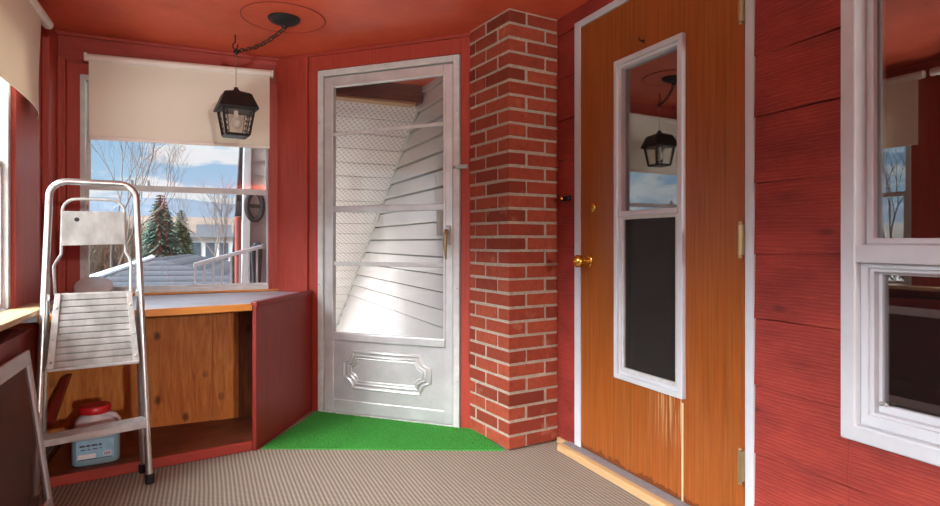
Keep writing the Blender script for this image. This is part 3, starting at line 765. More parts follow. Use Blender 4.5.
lb = MB(JM); lb.box((-.070, -.0605, .026), (.066, -.0575, .110)); lb = lb.build('label', M['label_blue'], jg, bevel=.001)
m = MB(JM); m.box((-.064, -.0615, .034), (.0, -.0605, .052)); m.build('white_block', M['label_white'], lb)
m = MB(JM); m.box((.028, -.0615, .036), (.056, -.0605, .056)); m.build('white_block', M['label_white'], lb)
m = MB(JM)
m.box((-.066, -.0612, .028), (.060, -.0606, .031))
for k in range(9): m.box((.031+k*.0026, -.0622, .039), (.031+k*.0026+(.0012 if k % 3 else .0018), -.0616, .053))
for x, w in ((-.058, .02), (-.034, .014), (-.016, .022), (.010, .012)): m.box((x, -.0612, .084), (x+w, -.0606, .091)); m.box((x+.004, -.0612, .070), (x+w, -.0606, .074))
m.build('print', M['ink'], lb)

# ------------------------------------------------------------------ folded stepladder
LM = Matrix.Translation((-.385, 2.71, 0)) @ Matrix.Rotation(math.radians(8.8), 4, 'Z')
sl = empty('step_ladder', (-.385, 2.71, 0)); tag(sl, 'folded aluminium stepladder standing in front of the counter', 'stepladder')
ly = lambda z: .02+.115*z           # lean of the front frame
lw = lambda z: .192-.034*z          # half width
pts = []
for z in (.02, .3, .6, .9, 1.10): pts.append((-lw(z), ly(z), z))
hw = lw(1.17); R = .062
pts += [(-hw+R+x, ly(1.18+zz), 1.185+zz) for x, zz in arc(0, 0, R, 180, 90, 6)]
pts += [(hw-R+x, ly(1.18+zz), 1.185+zz) for x, zz in arc(0, 0, R, 90, 0, 6)]
for z in (1.10, .9, .6, .3, .02): pts.append((lw(z), ly(z), z))
m = MB(LM); m.tube(pts, .0135, 14); m.build('front_rail', M['alu_tube'], sl, smooth=True)
for s in (-1, 1):
    m = MB(LM); m.tube([(s*.178, .165, .02), (s*.166, .150, .45), (s*.158, .125, .86)], .0115, 12); m.build('rear_leg', M['alu_tube'], sl, smooth=True)
    m = MB(LM); m.lathe([(.016, 0), (.018, .004), (.018, .036), (.0145, .040)], (s*lw(0), ly(0), 0), 14); m.build('foot', M['rubber'], sl, smooth=True)
    m = MB(LM); m.lathe([(.014, 0), (.016, .004), (.016, .034), (.0125, .038)], (s*.178, .165, 0), 14); m.build('foot', M['rubber'], sl, smooth=True)
    m = MB(LM); m.box((s*.152-.004, ly(.78)-.012, .770), (s*.152+.004, .15, .792)); m.build('hinge_link', M['alu_old'], sl)
SLM = LM @ Matrix.Translation((0, 0, .25)) @ Matrix.Rotation(math.radians(-2.6), 4, 'Y') @ Matrix.Translation((0, 0, -.25))
m = MB(SLM); m.hexa([(-.178,-.030,.238),(.178,-.030,.238),(.176,.062,.238),(-.176,.062,.238),(-.178,-.030,.264),(.178,-.030,.264),(.176,.062,.264),(-.176,.062,.264)])
for k in range(5): m.box((-.168, -.022+k*.016, .264), (.168, -.014+k*.016, .2662))
st = m.build('step', M['alu_old'], sl, bevel=.003)
for s in (-1, 1):
    m = MB(LM); m.extrude([(s*.176, -.020, .239), (s*.176, .02, .239), (s*.176, .02, .205)], (s*-.006, 0, 0)); m.build('step_bracket', M['alu_old'], sl)
# platform folded up between the rails: ribbed plate
m = MB(LM)
zb0, zt0 = .508, .795; n = 11
for k in range(n):
    za = zb0+(zt0-zb0)*k/n; zc = zb0+(zt0-zb0)*(k+1)/n-.003
    wa, wc = .152-.026*k/n, .152-.026*(k+1)/n
    m.hexa([(-wa,ly(za)-.018,za),(wa,ly(za)-.018,za),(wa,ly(za)-.006,za),(-wa,ly(za)-.006,za),(-wc,ly(zc)-.018,zc),(wc,ly(zc)-.018,zc),(wc,ly(zc)-.006,zc),(-wc,ly(zc)-.006,zc)])
m.hexa([(-.150,ly(zb0)-.010,zb0),(.150,ly(zb0)-.010,zb0),(.150,ly(zb0),zb0),(-.150,ly(zb0),zb0),(-.124,ly(zt0)-.010,zt0),(.124,ly(zt0)-.010,zt0),(.124,ly(zt0),zt0),(-.124,ly(zt0),zt0)])
pl = m.build('platform', M['grey_plank'], sl, bevel=.002)
for s in (-1, 1):
    m = MB(LM); m.hexa([(s*.158,ly(zb0)-.024,zb0-.006),(s*.134,ly(zb0)-.024,zb0-.006),(s*.134,ly(zb0)+.004,zb0-.006),(s*.158,ly(zb0)+.004,zb0-.006),(s*.132,ly(zt0)-.024,zt0),(s*.112,ly(zt0)-.024,zt0),(s*.112,ly(zt0)+.004,zt0),(s*.132,ly(zt0)+.004,zt0)])
    for z in (.53, .62, .74): m.sphere((s*(.146-.024*(z-.508)/.287), ly(z)-.024, z), .005, 8, 5)
    m.build('side_strip', M['alu_old'], pl, bevel=.001)
m = MB(LM); m.hexa([(-.156,ly(zb0)-.030,zb0-.012),(.156,ly(zb0)-.030,zb0-.012),(.156,ly(zb0)+.004,zb0-.012),(-.156,ly(zb0)+.004,zb0-.012),(-.156,ly(zb0)-.030,zb0),(.156,ly(zb0)-.030,zb0),(.156,ly(zb0)+.004,zb0),(-.156,ly(zb0)+.004,zb0)]); m.build('front_lip', M['alu_old'], pl, bevel=.002)
# inner hoop and its tray
hy = lambda z: ly(z)+.022
hp = [(-.132, hy(.79), .79), (-.136, hy(.9), .902), (-.128, hy(.92), .922), (-.112, hy(.95), .950), (-.109, hy(1.1), 1.10)]
hp += [(-.109+.05+x, hy(1.13+zz), 1.128+zz) for x, zz in arc(0, 0, .05, 180, 90, 5)] + [(.109-.05+x, hy(1.13+zz), 1.128+zz) for x, zz in arc(0, 0, .05, 90, 0, 5)]
hp += [(.109, hy(1.1), 1.10), (.112, hy(.96), .960), (.126, hy(.93), .932), (.132, hy(.9), .905), (.130, hy(.79), .79)]
m = MB(LM); m.tube(hp, .0062, 10); m.build('inner_hoop', M['alu_old'], sl, smooth=True)
m = MB(LM); m.hexa([(-.110,hy(.985)-.014,.985),(.112,hy(.985)-.014,.990),(.112,hy(.985)-.006,.990),(-.110,hy(.985)-.006,.985),(-.110,hy(1.12)-.014,1.126),(.108,hy(1.12)-.014,1.128),(.108,hy(1.12)-.006,1.128),(-.110,hy(1.12)-.006,1.126)])
tr = m.build('tool_tray', M['grey_plank'], sl, bevel=.002)
m = MB(LM); m.lathe([(.001, -.001), (.009, -.001), (.009, .0005), (.001, .0005)], (-.060, hy(1.09)-.0145, 1.092), 14, 'y'); m.build('hole', M['rubber'], tr)

# ------------------------------------------------------------------ loose window screen leaning on the ledge
lean = math.atan2(.090, .715)
WM = Matrix(((math.sin(0), 0, -math.sin(lean), -.490), (1, 0, 0, 0), (0, 1, math.cos(lean), 0), (0, 0, 0, 1)))
WM = Matrix(((0, -math.cos(lean), -math.sin(lean), -.507), (1, 0, 0, 0), (0, -math.sin(lean), math.cos(lean), .006), (0, 0, 0, 1)))   # local x = +y, local y = away from the room, local z up the screen
ws = empty('window_screen', (-.507, 2.2, 0)); tag(ws, 'white framed insect screen leaning against the left wall', 'screen')
m = MB(WM); m.frame(1.72, 2.652, 0, .600, .050, 0, .012); m.frame(1.760, 2.612, .040, .560, .010, -.003, .002); m.build('frame', M['white'], ws, bevel=.003)
m = MB(WM); m.box((1.766, .004, .046), (2.606, .005, .554)); m.build('mesh', M['screen_loose'], ws)

# ------------------------------------------------------------------ artificial turf mat at the storm door
tm = MB(); poly = [(.262, 2.988), (1.312, 2.480), (1.315, 2.80), tuple(sw(1.25, -.014, 0)[:2]), tuple(sw(.31, -.026, 0)[:2]), (.612, 3.50)]
tm.prism(poly, .0, .007)
def inside(x, y):
    c = False; j = len(poly)-1
    for i in range(len(poly)):
        (xi, yi), (xj, yj) = poly[i], poly[j]
        if (yi > y) != (yj > y) and x < (xj-xi)*(y-yi)/(yj-yi)+xi: c = not c
        j = i
    return c
cnt = 0
while cnt < 14000:
    x, y = random.uniform(.25, 1.33), random.uniform(2.47, 3.53)
    if not inside(x, y): continue
    cnt += 1
    a = random.uniform(0, 6.28); w = .0016; h = random.uniform(.005, .010); lx, lyy = random.uniform(-.005, .005), random.uniform(-.005, .005)
    tm.f([tm.v((x-w*math.cos(a), y-w*math.sin(a), .006)), tm.v((x+w*math.cos(a), y+w*math.sin(a), .006)), tm.v((x+lx, y+lyy, .006+h))])
o = tm.build('turf_mat', M['turf']); tag(o, 'bright green artificial turf mat in front of the storm door', 'mat')

# ------------------------------------------------------------------ pendant lantern on swagged chain
LX, LY = .166, 3.407
pl_ = empty('hanging_lantern', (LX, LY, 1.55)); tag(pl_, 'black metal lantern hanging on a swagged chain before the front window', 'pendant lamp')
CX, CY = .372, 3.045
m = MB(); m.lathe([(.078, HC-.004), (.078, HC-.010), (.066, HC-.022), (.040, HC-.034), (.014, HC-.040), (.012, HC-.052), (.001, HC-.053)], (CX, CY, 0), 30); m.build('canopy', M['black_metal'], pl_, smooth=True)
# chain from canopy to hook
A, B = Vector((CX, CY, HC-.055)), Vector((LX, LY, 2.035))
path = []
for k in range(61):
    f = k/60; p = A.lerp(B, f); p.z -= .075*4*f*(1-f)*.38; path.append(p)
nl = 13; m = MB()
for k in range(nl):
    f0, f1 = k/nl, (k+1)/nl
    p0, p1 = path[int(f0*60)], path[min(60, int(f1*60))]
    d = (p1-p0); L = d.length*.72; d.normalize(); c = (p0+p1)/2
    s = d.cross(Vector((0,0,1))).normalized(); u = s.cross(d)
    if k % 2: s = u
    P = []
    for j in range(16):
        a = 2*math.pi*j/16
        P.append(c + d*math.cos(a)*L + s*math.sin(a)*.0105)
    m.tube(P, .0024, 6, closed=True)
m.build('chain', M['black_metal'], pl_, smooth=True)
m = MB(); m.tube([p+Vector((0,0,.003)) for p in path[::4]] + [Vector((LX, LY, 2.03)), Vector((LX, LY, 1.835))], .0020, 8); m.build('cord', M['hinge'], pl_, smooth=True)
m = MB(); m.tube([(LX-.004, LY, HC), (LX-.004, LY, 2.075)], .0035, 8); 
hk = [(LX-.004+.012*math.cos(math.radians(a)), LY, 2.060+.018*math.sin(math.radians(a))) for a in range(90, 400, 20)]
m.tube(hk, .0035, 8); m.sphere((LX, LY, 2.028), .014, 12, 8, (1, 1, 1.1)); m.build('ceiling_hook', M['black_metal'], pl_, smooth=True)
LR = Matrix.Translation((LX, LY, 0)) @ Matrix.Rotation(math.radians(-24.6+32), 4, 'Z')
def sq(h, z): return [(-h,-h,z),(h,-h,z),(h,h,z),(-h,h,z)]
m = MB(LR); m.loft([sq(.099, 1.710), sq(.101, 1.716), sq(.069, 1.795), sq(.060, 1.800), sq(.018, 1.816), sq(.010, 1.828), sq(.010, 1.836)]); m.build('hood', M['black_metal'], pl_, bevel=.002)
zt, zbm, ht, hb = 1.716, 1.576, .080, .058
m = MB(LR)
for sx in (-1, 1):
    for sy in (-1, 1):
        m.tube([(sx*ht, sy*ht, zt), (sx*hb, sy*hb, zbm)], .0062, 4)
for z, h in ((zt-.004, ht), (zbm, hb)):
    m.tube([(-h,-h,z),(h,-h,z)], .006, 4); m.tube([(h,-h,z),(h,h,z)], .006, 4); m.tube([(h,h,z),(-h,h,z)], .006, 4); m.tube([(-h,h,z),(-h,-h,z)], .006, 4)
m.loft([sq(hb, zbm-.008), sq(hb, zbm-.001)])
m.build('cage', M['black_metal'], pl_)
for k in range(4):
    RM = LR @ Matrix.Rotation(k*math.pi/2, 4, 'Z')
    m = MB(RM); m.extrude([(-hb+.004, -hb+.003, zbm+.004), (hb-.004, -hb+.003, zbm+.004), (ht-.005, -ht+.004, zt-.006), (-ht+.005, -ht+.004, zt-.006)], (0, .0015, 0)); m.build('glass_pane', M['glass_lamp'], pl_)
# pierced filigree strips wrapped at the corners
for k in range(4):
    RM = LR @ Matrix.Rotation(k*math.pi/2, 4, 'Z'); m = MB(RM)
    for side in (0, 1):
        def at(u, f):   # u inward from the corner, f from top to bottom
            h = ht*(1-f)+hb*f; z = zt*(1-f)+zbm*f
            return (h-u, -h-.002, z) if side == 0 else (h+.002, -h+u, z)
        m.tube([at(.020, 0), at(.015, 1)], .0016, 4)
        for q in range(5):
            f0 = q/5; f1 = (q+1)/5
            m.tube([at(0, f0), at(.018, f1)], .0016, 4); m.tube([at(.019, f0), at(0, f1)], .0016, 4)
    m.build('filigree', M['black_metal'], pl_)
m = MB(LR); m.lathe([(.012, 1.715), (.012, 1.675), (.010, 1.672)], (0,0,0), 12); m.sphere((0, 0, 1.645), .026, 14, 10, (1,1,1.2)); m.build('bulb', M['bulb'], pl_, smooth=True)

# ------------------------------------------------------------------ outside: covered stair beyond the storm door
HX = 1.47
cs = empty('covered_stair', (1.1, 5.0, -1)); tag(cs, 'white sided stair enclosure with sloping perforated soffit beyond the storm door', 'stair enclosure')
slope = .684; zs = lambda y: 1.95-slope*(y-4.16)
m = MB(); m.box((HX+.05, 3.02, -3), (HX+.12, 9.5, 2.6))
nb = 44
for k in range(nb):
    za, zb_ = -2.4+k*.118, -2.4+(k+1)*.118
    m.loft([[(HX-.022, y, za), (HX+.055, y, za), (HX+.055, y, zb_-.011), (HX, y, zb_-.011)] for y in (3.02, 9.4)])
m.build('siding_wall', M['vinyl_siding'], cs)
m = MB(); y = 4.092
while y < 9.2:
    y2 = y+.135
    m.hexa([(.30,y,zs(y)),(HX,y,zs(y)),(HX,y2-.008,zs(y2-.008)),(.30,y2-.008,zs(y2-.008)),(.30,y,zs(y)+.01),(HX,y,zs(y)+.01),(HX,y2-.008,zs(y2-.008)+.01),(.30,y2-.008,zs(y2-.008)+.01)])
    y = y2
m.build('soffit', M['perforated'], cs)
m = MB(); m.hexa([(.25,4.1,zs(4.1)+.02),(HX+.1,4.1,zs(4.1)+.02),(HX+.1,9.3,zs(9.3)+.02),(.25,9.3,zs(9.3)+.02),(.25,4.1,zs(4.1)+.12),(HX+.1,4.1,zs(4.1)+.12),(HX+.1,9.3,zs(9.3)+.12),(.25,9.3,zs(9.3)+.12)]); m.build('roof', M['shingle'], cs)
m = MB()
yy = 4.1
while yy < 9.0: m.sphere((HX-.016, yy, zs(yy)-.012), .014, 8, 5); yy += .19
m.tube([(HX-.012, 4.02, zs(4.02)-.012), (HX-.012, 9.2, zs(9.2)-.012)], .010, 6); m.build('edge_channel', M['grey_trim'], cs)
m = MB(); m.box((.45, 3.975, 2.000), (1.44, 4.09, 2.22)); m.build('header_beam', M['brown_beam'], cs, bevel=.004)
m = MB(); m.box((.45, 3.985, 1.985), (1.395, 4.09, 2.000)); m.build('header_strip', M['pine'], cs)
m = MB(); m.box((.30, 4.30, -3), (.82, 4.38, 1.86))
for k in range(34):
    za, zb_ = -1.6+k*.102, -1.6+(k+1)*.102
    if zb_ > 1.86: break
    m.loft([[(x, 4.286, za), (x, 4.31, za), (x, 4.31, zb_), (x, 4.298, zb_)] for x in (.30, .82)])
m.build('end_wall', M['vinyl_siding'], cs)
m = MB(); m.hexa([(.205,4.262,-1.5),(.262,4.262,-1.5),(.262,4.36,-1.5),(.205,4.36,-1.5),(.262,4.262,1.9),(.312,4.262,1.9),(.312,4.36,1.9),(.262,4.36,1.9)]); m.build('corner_board', M['white'], cs, bevel=.004)
m = MB(); m.prism([(.55, 3.66), (1.30, 2.92), (1.45, 3.1), (1.45, 4.25), (.84, 4.25), (.55, 4.0)], -.16, -.03); m.build('landing', M['house_grey'], cs)
m = MB()
for k in range(14): m.box((.83, 4.25+k*.26, -.2-(k+1)*.18), (HX-.02, 4.25+(k+1)*.26, -.04-(k+1)*.18+.01))
m.build('steps', M['house_grey'], cs)
# white guard rail outside the window
gr = empty('white_guard_rail', (.3, 4.9, 0)); tag(gr, 'white balustrade outside the front window', 'railing')
def rail_z(x): return .90+.30*max(0, x-.05)
m = MB(); m.hexa([(-.05,4.02,.845),(.36,4.02,.96),(.36,4.06,.96),(-.05,4.06,.845),(-.05,4.02,.870),(.36,4.02,.985),(.36,4.06,.985),(-.05,4.06,.870)]); m.build('hand_rail', M['white_vinyl'], gr, bevel=.004)
for k in range(8):
    x = -.04+k*.052
    m = MB(); m.box((x-.006, 4.034, .2), (x+.006, 4.046, .845+.28*(x+.05))); m.build('baluster', M['white_vinyl'], gr)
m = MB(); m.box((-.05, 4.02, .16), (.36, 4.06, .2)); m.build('bottom_rail', M['white_vinyl'], gr)
m = MB(); m.tube([(.215, 4.16, -3.0), (.215, 4.16, 1.145)], .021, 14); m.lathe([(.024, 1.145), (.024, 1.165), (.001, 1.17)], (.215, 4.16, 0), 14)
o = m.build('red_pole', M['pole_red'], smooth=True); tag(o, 'dull red round pole beside the white corner board outside the window', 'pole')
m = MB(); P = []
P = [(.327, 4.262+.010*math.cos(a*.7), 1.235+.10*math.sin(a)) for a in [2*math.pi*k/24 for k in range(24)]]
P = [(.325+.05*math.cos(2*math.pi*k/24), 4.238, 1.245+.095*math.sin(2*math.pi*k/24)) for k in range(24)]
m.tube(P, .018, 8, closed=True); m.tube([(.29, 4.238, 1.245), (.36, 4.238, 1.245)], .012, 8)
o = m.build('dark_ring', M['rubber'], smooth=True); tag(o, 'dark ring fitting on the pale siding at the window’s right edge', 'wall fitting')
m = MB(); m.loft([[(x, y, z) for x, y in ((.315,4.20),(.36,4.20),(.36,4.26),(.315,4.26))] for z in (.70,)]+[[(x, y, z) for x, y in ((.302,4.19),(.37,4.19),(.37,4.268),(.302,4.268))] for z in (.90, .96)]+[[(x, y, z) for x, y in ((.325,4.21),(.36,4.21),(.36,4.26),(.325,4.26))] for z in (1.0,)])
o = m.build('dark_wall_box', simple('dark_green_box', '#27383a', .5), bevel=.006); tag(o, 'dark green wall box below the ring fitting on pale siding', 'box')

# ------------------------------------------------------------------ outside: landscape
GZ = -3.4
m = MB(); m.box((-320, -320, GZ-.5), (320, 320, GZ)); tag(m.build('ground', M['ground']), kind='structure')
def hill(name, R, base_h, amp, a0, a1, seed, mat):
    mm = MB(); n = 120; rr = random.Random(seed); ph = [rr.uniform(0, 6.28) for _ in range(6)]
    rows = []
    for i in range(n+1):
        a = math.radians(a0+(a1-a0)*i/n)
        h = base_h + amp*(.5*math.sin(a*4+ph[0])+.3*math.sin(a*9+ph[1])+.15*math.sin(a*23+ph[2])+.05*math.sin(a*61+ph[3]))
        rows.append([(R0*math.sin(a), R0*math.cos(a), GZ-1 + h*q) for R0, q in ((R*.72, 0), (R*.8, .35), (R*.9, .8), (R, 1), (R*1.15, .2))])
    V = [[mm.v(p) for p in r] for r in rows]
    for i in range(n):
        for j in range(4): mm.f([V[i][j], V[i+1][j], V[i+1][j+1], V[i][j+1]])
    return tag(mm.build(name, mat, smooth=True), kind='structure')
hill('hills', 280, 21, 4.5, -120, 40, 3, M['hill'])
hill('hills', 130, 9.8, 1.5, -120, 40, 9, simple('brown_wooded_slope', '#5d4e40', .95, 0, .35, .35, 0))

# grey hip roof just below the window
nr = empty('neighbour_roof', (-1.2, 9, -1)); tag(nr, 'grey shingled roof with a white edge below the front window', 'roof')
e = [Vector((-4.7, 14, -.81)), Vector((2.9, 12.4, -.40)), Vector((5.0, 24, -.6)), Vector((-5.2, 24, -.8))]
ap = Vector((-1.08, 16, .615)); ap2 = Vector((-.4, 22, .60))
m = MB()
V = [m.v(p) for p in e]; T = [m.v(ap), m.v(ap2)]
m.f([V[0], V[1], T[0]]); m.f([V[1], V[2], T[1], T[0]]); m.f([V[2], V[3], T[1]]); m.f([V[3], V[0], T[0], T[1]]); m.f(V[::-1])
m.build('shingles', M['shingle'], nr)
dd = Vector((-.30, .95, .10)); m = MB(); m.extrude([ap+dd*.12, ap+Vector((.05,-.05,0)), e[0]+Vector((.06,-.10,0)), e[0]+dd*.9], (0, 0, .05)); m.build('white_edge', M['snow_edge'], nr)
m = MB(); m.prism([(-4.4, 14.3), (2.7, 12.8), (4.6, 23.6), (-4.8, 23.6)], GZ, -.85); m.build('walls', M['house_white'], nr)

# neighbour house with flat grey roof
nh = empty('far_house', (-2.6, 34, GZ)); tag(nh, 'distant pale house with a flat grey roof right of the spruce', 'house')
hx, hyy = -.2, 46
m = MB(); m.box((hx-1.6, hyy, GZ), (hx+2.2, hyy+6, 1.35)); m.build('walls', M['house_white'], nh)
m = MB(); m.box((hx-1.9, hyy-.5, 1.35), (hx+2.4, hyy+6.4, 1.65)); m.build('roof', M['house_grey'], nh)
m = MB(); m.box((hx-.2, hyy+1.5, 1.65), (hx+2.2, hyy+5.5, 2.3)); m.build('upper_storey', M['house_grey'], nh)
for k in range(4):
    m = MB(); m.box((hx-1.4+k*.9, hyy-.06, -.3), (hx-.8+k*.9, hyy, .95)); m.build('window', M['win_dark'], nh)
nt = empty('tan_roofed_house', (1.6, 24, GZ)); tag(nt, 'low house with a pinkish tan roof behind the white balustrade', 'house')
m = MB(); m.prism([(.9, 24), (6, 24), (6, 30), (.9, 30)], GZ, -1.3); m.build('walls', M['house_white'], nt)
m = MB(); m.hexa([(.35,23.5,-1.3),(6.4,23.5,-1.3),(6.4,30.5,-1.3),(.35,30.5,-1.3),(1.4,26.5,.35),(6.4,26.5,.35),(6.4,27.2,.35),(1.2,27.2,.35)]); m.build('roof', M['tan_roof'], nt)

def bare_tree(x, y, h, r, label, seed, mat, group=None, spread=.6, levels=5, first=.3):
    rr = random.Random(seed); mm = MB()
    def grow(p, d, L, rad, lev):
        q = p; pts = [p]; dd = d.copy()
        for k in range(3):
            dd = (dd + Vector((rr.uniform(-.16,.16), rr.uniform(-.16,.16), rr.uniform(-.02,.12)))).normalized()
            q = q + dd*L/3; pts.append(q)
        mm.tube(pts, rad, 4 if lev < levels-1 else 5, taper=[1, .88, .76, .62])
        if lev == 0: return
        nk = rr.choice((2, 3, 3)) if lev > 1 else rr.choice((2, 3, 4))
        for k in range(nk):
            ax = Vector((rr.uniform(-1,1), rr.uniform(-1,1), rr.uniform(-.2,.6)))
            nd = (dd + ax.normalized()*spread*rr.uniform(.6, 1.3)).normalized()
            st_ = pts[3] if k < 2 else pts[2]
            grow(st_, nd, L*rr.uniform(.62, .86), rad*.58, lev-1)
    grow(Vector((x, y, GZ)), Vector((rr.uniform(-.05,.05), 0, 1)), h*first, r, levels)
    o = mm.build('bare_tree', mat)
    return tag(o, label, 'tree', group)
bare_tree(-2.9, 23.5, 11.0, .085, 'tall leafless tree at the left of the front window view', 11, M['bark'], spread=.5, levels=7, first=.26)
bare_tree(.80, 31.0, 9.2, .10, 'leafless tree right of the spruce in the front window view', 5, M['bark'], spread=.42, levels=7, first=.24)
bare_tree(-13.0, 9.0, 10.5, .12, 'leafless tree outside the left wall windows', 31, M['bark'], spread=.5, levels=7, first=.26)

def conifer(x, y, h, rb, label, seed, mat):
    rr = random.Random(seed); root = empty('spruce_tree', (x, y, GZ)); tag(root, label, 'tree')
    mm = MB(); mm.tube([(x, y, GZ), (x, y, GZ+h*.98)], .14, 8, taper=[1, .1]); mm.build('trunk', M['bark'], root)
    mm = MB(); nw = 52
    for k in range(nw):
        f = k/(nw-1); z = GZ+h*(.10+.89*f); R = rb*(1-f)**.85+.06
        nb_ = int(20-9*f)
        for b in range(nb_):
            a = 2*math.pi*(b+rr.random()*.8)/nb_; L = R*rr.uniform(.72, 1.12)
            ux, uy = math.cos(a), math.sin(a); dr = -L*rr.uniform(.15, .38)
            for tw in range(5):
                g0 = .18+.19*tw; base = Vector((x+ux*L*g0, y+uy*L*g0, z+dr*g0*g0))
                for sgn in (-1, 1, 0):
                    w = L*.30*(1.15-g0)+.10
                    tip = base+Vector((ux*w*.8-uy*w*sgn, uy*w*.8+ux*w*sgn, -w*rr.uniform(.15, .65)))
                    sd = Vector((-uy, ux, 0))*(w*.34) if sgn == 0 else Vector((ux, uy, .3))*(w*.34)
                    mm.f([mm.v(base-sd), mm.v(base+sd), mm.v(tip)])
    mm.build('foliage', mat, root)
conifer(-1.5, 26.0, 6.3, 1.75, 'blue green spruce in the middle of the front window view', 4, M['spruce'])
conifer(-1.0, 34.0, 6.1, 1.3, 'dull green conifer just right of the blue spruce', 8, M['spruce2'])

def thicket(x, y, w, d, h, n, label, seed):
    rr = random.Random(seed); mm = MB()
    for k in range(n):
        px, py = x+rr.uniform(-w, w), y+rr.uniform(-d, d); hh = h*rr.uniform(.5, 1.0)
        p = Vector((px, py, GZ)); q = p+Vector((rr.uniform(-.5,.5), rr.uniform(-.4,.4), hh*.6))
        mm.tube([p, q], .03, 3, taper=[1, .6])
        for j in range(7):
            e_ = q+Vector((rr.uniform(-.75,.75), rr.uniform(-.6,.6), hh*rr.uniform(-.12,.40)))
            mm.tube([p.lerp(q, rr.uniform(.4, 1)), e_], .024, 3, taper=[1, .4])
            for i in range(3):
                mm.tube([q.lerp(e_, rr.uniform(.4, 1)), e_+Vector((rr.uniform(-.3,.3), rr.uniform(-.3,.3), rr.uniform(-.1,.35)))], .017, 3, taper=[1, .4])
    o = mm.build('bare_shrub', M['thicket'])
    tag(o, label, 'shrub')
thicket(-3.9, 30.5, 1.5, .8, 5.6, 420, 'dense leafless brown shrub behind the stepladder outside the window', 2)
thicket(-9.8, 31.0, 1.0, 1.0, 5.0, 60, 'leafless brown shrub farther left outside the front window', 3)
thicket(-.2, 56.0, 4.0, 1.2, 5.4, 90, 'row of leafless brown shrubs behind the pale house', 6)
thicket(-15.0, 14.0, 2.0, 3.0, 4.6, 70, 'leafless brown shrubs seen mirrored in the white window', 12)

# ------------------------------------------------------------------ sky
wd = bpy.data.worlds.new('sky'); scn.world = wd; wd.use_nodes = True
T = wd.node_tree; T.nodes.clear()
class WN(NT):
    def __init__(s): s.t = T; s.N = T.nodes; s.L = T.links
w = WN()
tc = w.n('ShaderNodeTexCoord'); sp = w.n('ShaderNodeSeparateXYZ'); w.link(tc.outputs['Generated'], sp.inputs[0])
el = sp.outputs[2]
blue = w.ramp(el, [(0.0, '#d3e2ee'), (.09, '#a9cdea'), (.28, '#7fb4e2'), (.9, '#5f9fd8')])
cl = w.noise(w.coord('Generated', (2.0, 2.0, 6.0)), 3.4, 8, .60, .1)
cm = w.ramp(cl, [(.46, (0,0,0,1)), (.54, (1,1,1,1))])
col = w.mix(w.math('MULTIPLY', cm, .92), blue, '#f4f5f7')
# bright hazy sky overhead and behind the porch
dt = w.n('ShaderNodeVectorMath', operation='DOT_PRODUCT'); w.link(tc.outputs['Generated'], dt.inputs[0]); dt.inputs[1].default_value = (-.78, -.33, .53)
lobe = w.math('MULTIPLY', w.math('SUBTRACT', dt.outputs['Value'], .60), 2.5, 0, True)
wide = w.math('MULTIPLY', w.math('ADD', dt.outputs['Value'], .05), .95, 0, True)
above = w.math('MULTIPLY', w.math('SUBTRACT', el, .13), 5.0, 0, True)
lobe = w.math('MULTIPLY', lobe, above); wide = w.math('MULTIPLY', wide, above)
SKY_BASE, SKY_LOBE, SKY_WIDE = .84, 34.0, 3.0
st = w.math('ADD', w.math('ADD', SKY_BASE, w.math('MULTIPLY', w.math('MULTIPLY', lobe, lobe), SKY_LOBE)), w.math('MULTIPLY', wide, SKY_WIDE))
col = w.mix(lobe, col, '#f6f8fc')
bg = w.n('ShaderNodeBackground'); w.link(col, bg.inputs[0]); w.link(st, bg.inputs[1])
wo = w.n('ShaderNodeOutputWorld'); w.link(bg.outputs[0], wo.inputs[0])

# sun, high behind the house
sd = bpy.data.lights.new('sun', 'SUN'); sd.energy = .6; sd.angle = math.radians(1.5); sd.color = (1, .97, .93)
so = bpy.data.objects.new('sun', sd); COL.objects.link(so)
so.rotation_euler = Vector((.45, -.55, .85)).to_track_quat('Z', 'Y').to_euler(); so.location = (3, -4, 8)
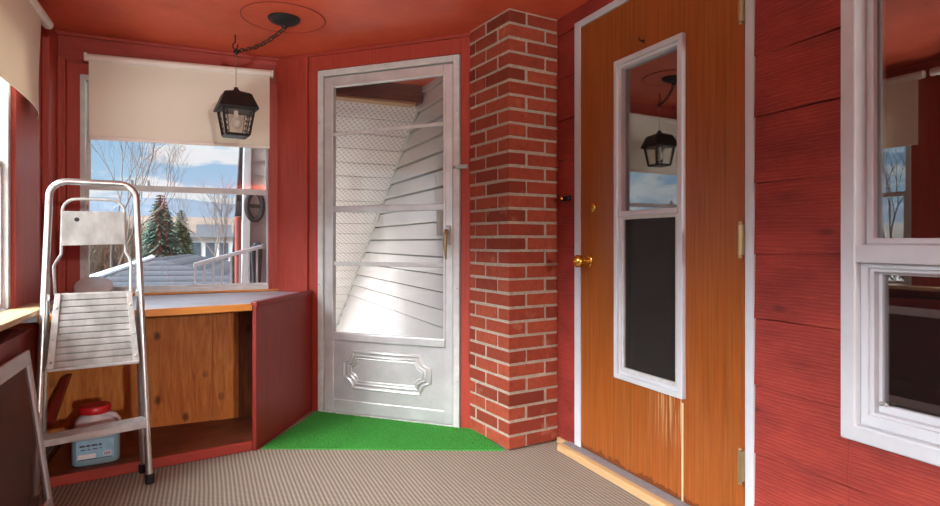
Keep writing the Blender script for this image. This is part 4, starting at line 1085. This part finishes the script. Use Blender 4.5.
# added area lights below sill height outside the left windows, filling the room
def fill_area(name, loc, direction, sx, sy, power, colr=(.97, .98, 1)):
    d = bpy.data.lights.new(name, 'AREA'); d.shape = 'RECTANGLE'; d.size = sx; d.size_y = sy; d.energy = power; d.color = colr
    o = bpy.data.objects.new(name, d); COL.objects.link(o); o.location = loc
    o.rotation_euler = Vector(direction).to_track_quat('-Z', 'Y').to_euler()
    return o
for yy in (.32, -.92): fill_area('fill_left_window', (XL-.62, yy, .30), (.62, .25, .75), 1.0, .5, 42)
fill_area('fill_left_window', (XL-.62, 1.45, .30), (.62, .40, .75), .9, .5, 46)
# added fill lamp behind the camera: canopy, stem and a point light
gl = empty('added_fill_lamp', (1.45, -5.4, 1.80)); tag(gl, 'added fill lamp hung from the porch ceiling behind the camera', 'lamp')
m = MB(); m.lathe([(.07, HC-.002), (.07, HC-.02), (.03, HC-.05), (.001, HC-.05)], (1.45, -5.4, 0), 24); m.build('canopy', M['white'], gl, smooth=True)
m = MB(); m.tube([(1.45, -5.4, HC-.04), (1.45, -5.4, 1.86)], .008, 8); m.build('stem', M['brass'], gl, smooth=True)
pd = bpy.data.lights.new('added_fill_light', 'POINT'); pd.energy = 520; pd.shadow_soft_size = .09; pd.color = (1, .97, .94)
po = bpy.data.objects.new('added_fill_light', pd); COL.objects.link(po); po.location = (1.45, -5.4, 1.77)

# ------------------------------------------------------------------ camera
cd = bpy.data.cameras.new('camera'); cd.sensor_width = 36; cd.sensor_fit = 'HORIZONTAL'
cd.lens = 585.5/940*36; cd.shift_y = -(253-242)/940; cd.clip_start = .05; cd.clip_end = 1000
co = bpy.data.objects.new('camera', cd); COL.objects.link(co)
co.location = (0, 0, 1.0); co.rotation_euler = (math.radians(90), 0, math.radians(-24.57))
scn.camera = co

scn.view_settings.view_transform = 'Standard'
try: scn.view_settings.look = 'None'
except Exception: pass
scn.view_settings.gamma = 1; scn.view_settings.use_curve_mapping = False
scn.view_settings.exposure = 0.36
scn.cycles.use_denoising = True
scn.cycles.max_bounces = 10; scn.cycles.diffuse_bounces = 5; scn.cycles.transparent_max_bounces = 24
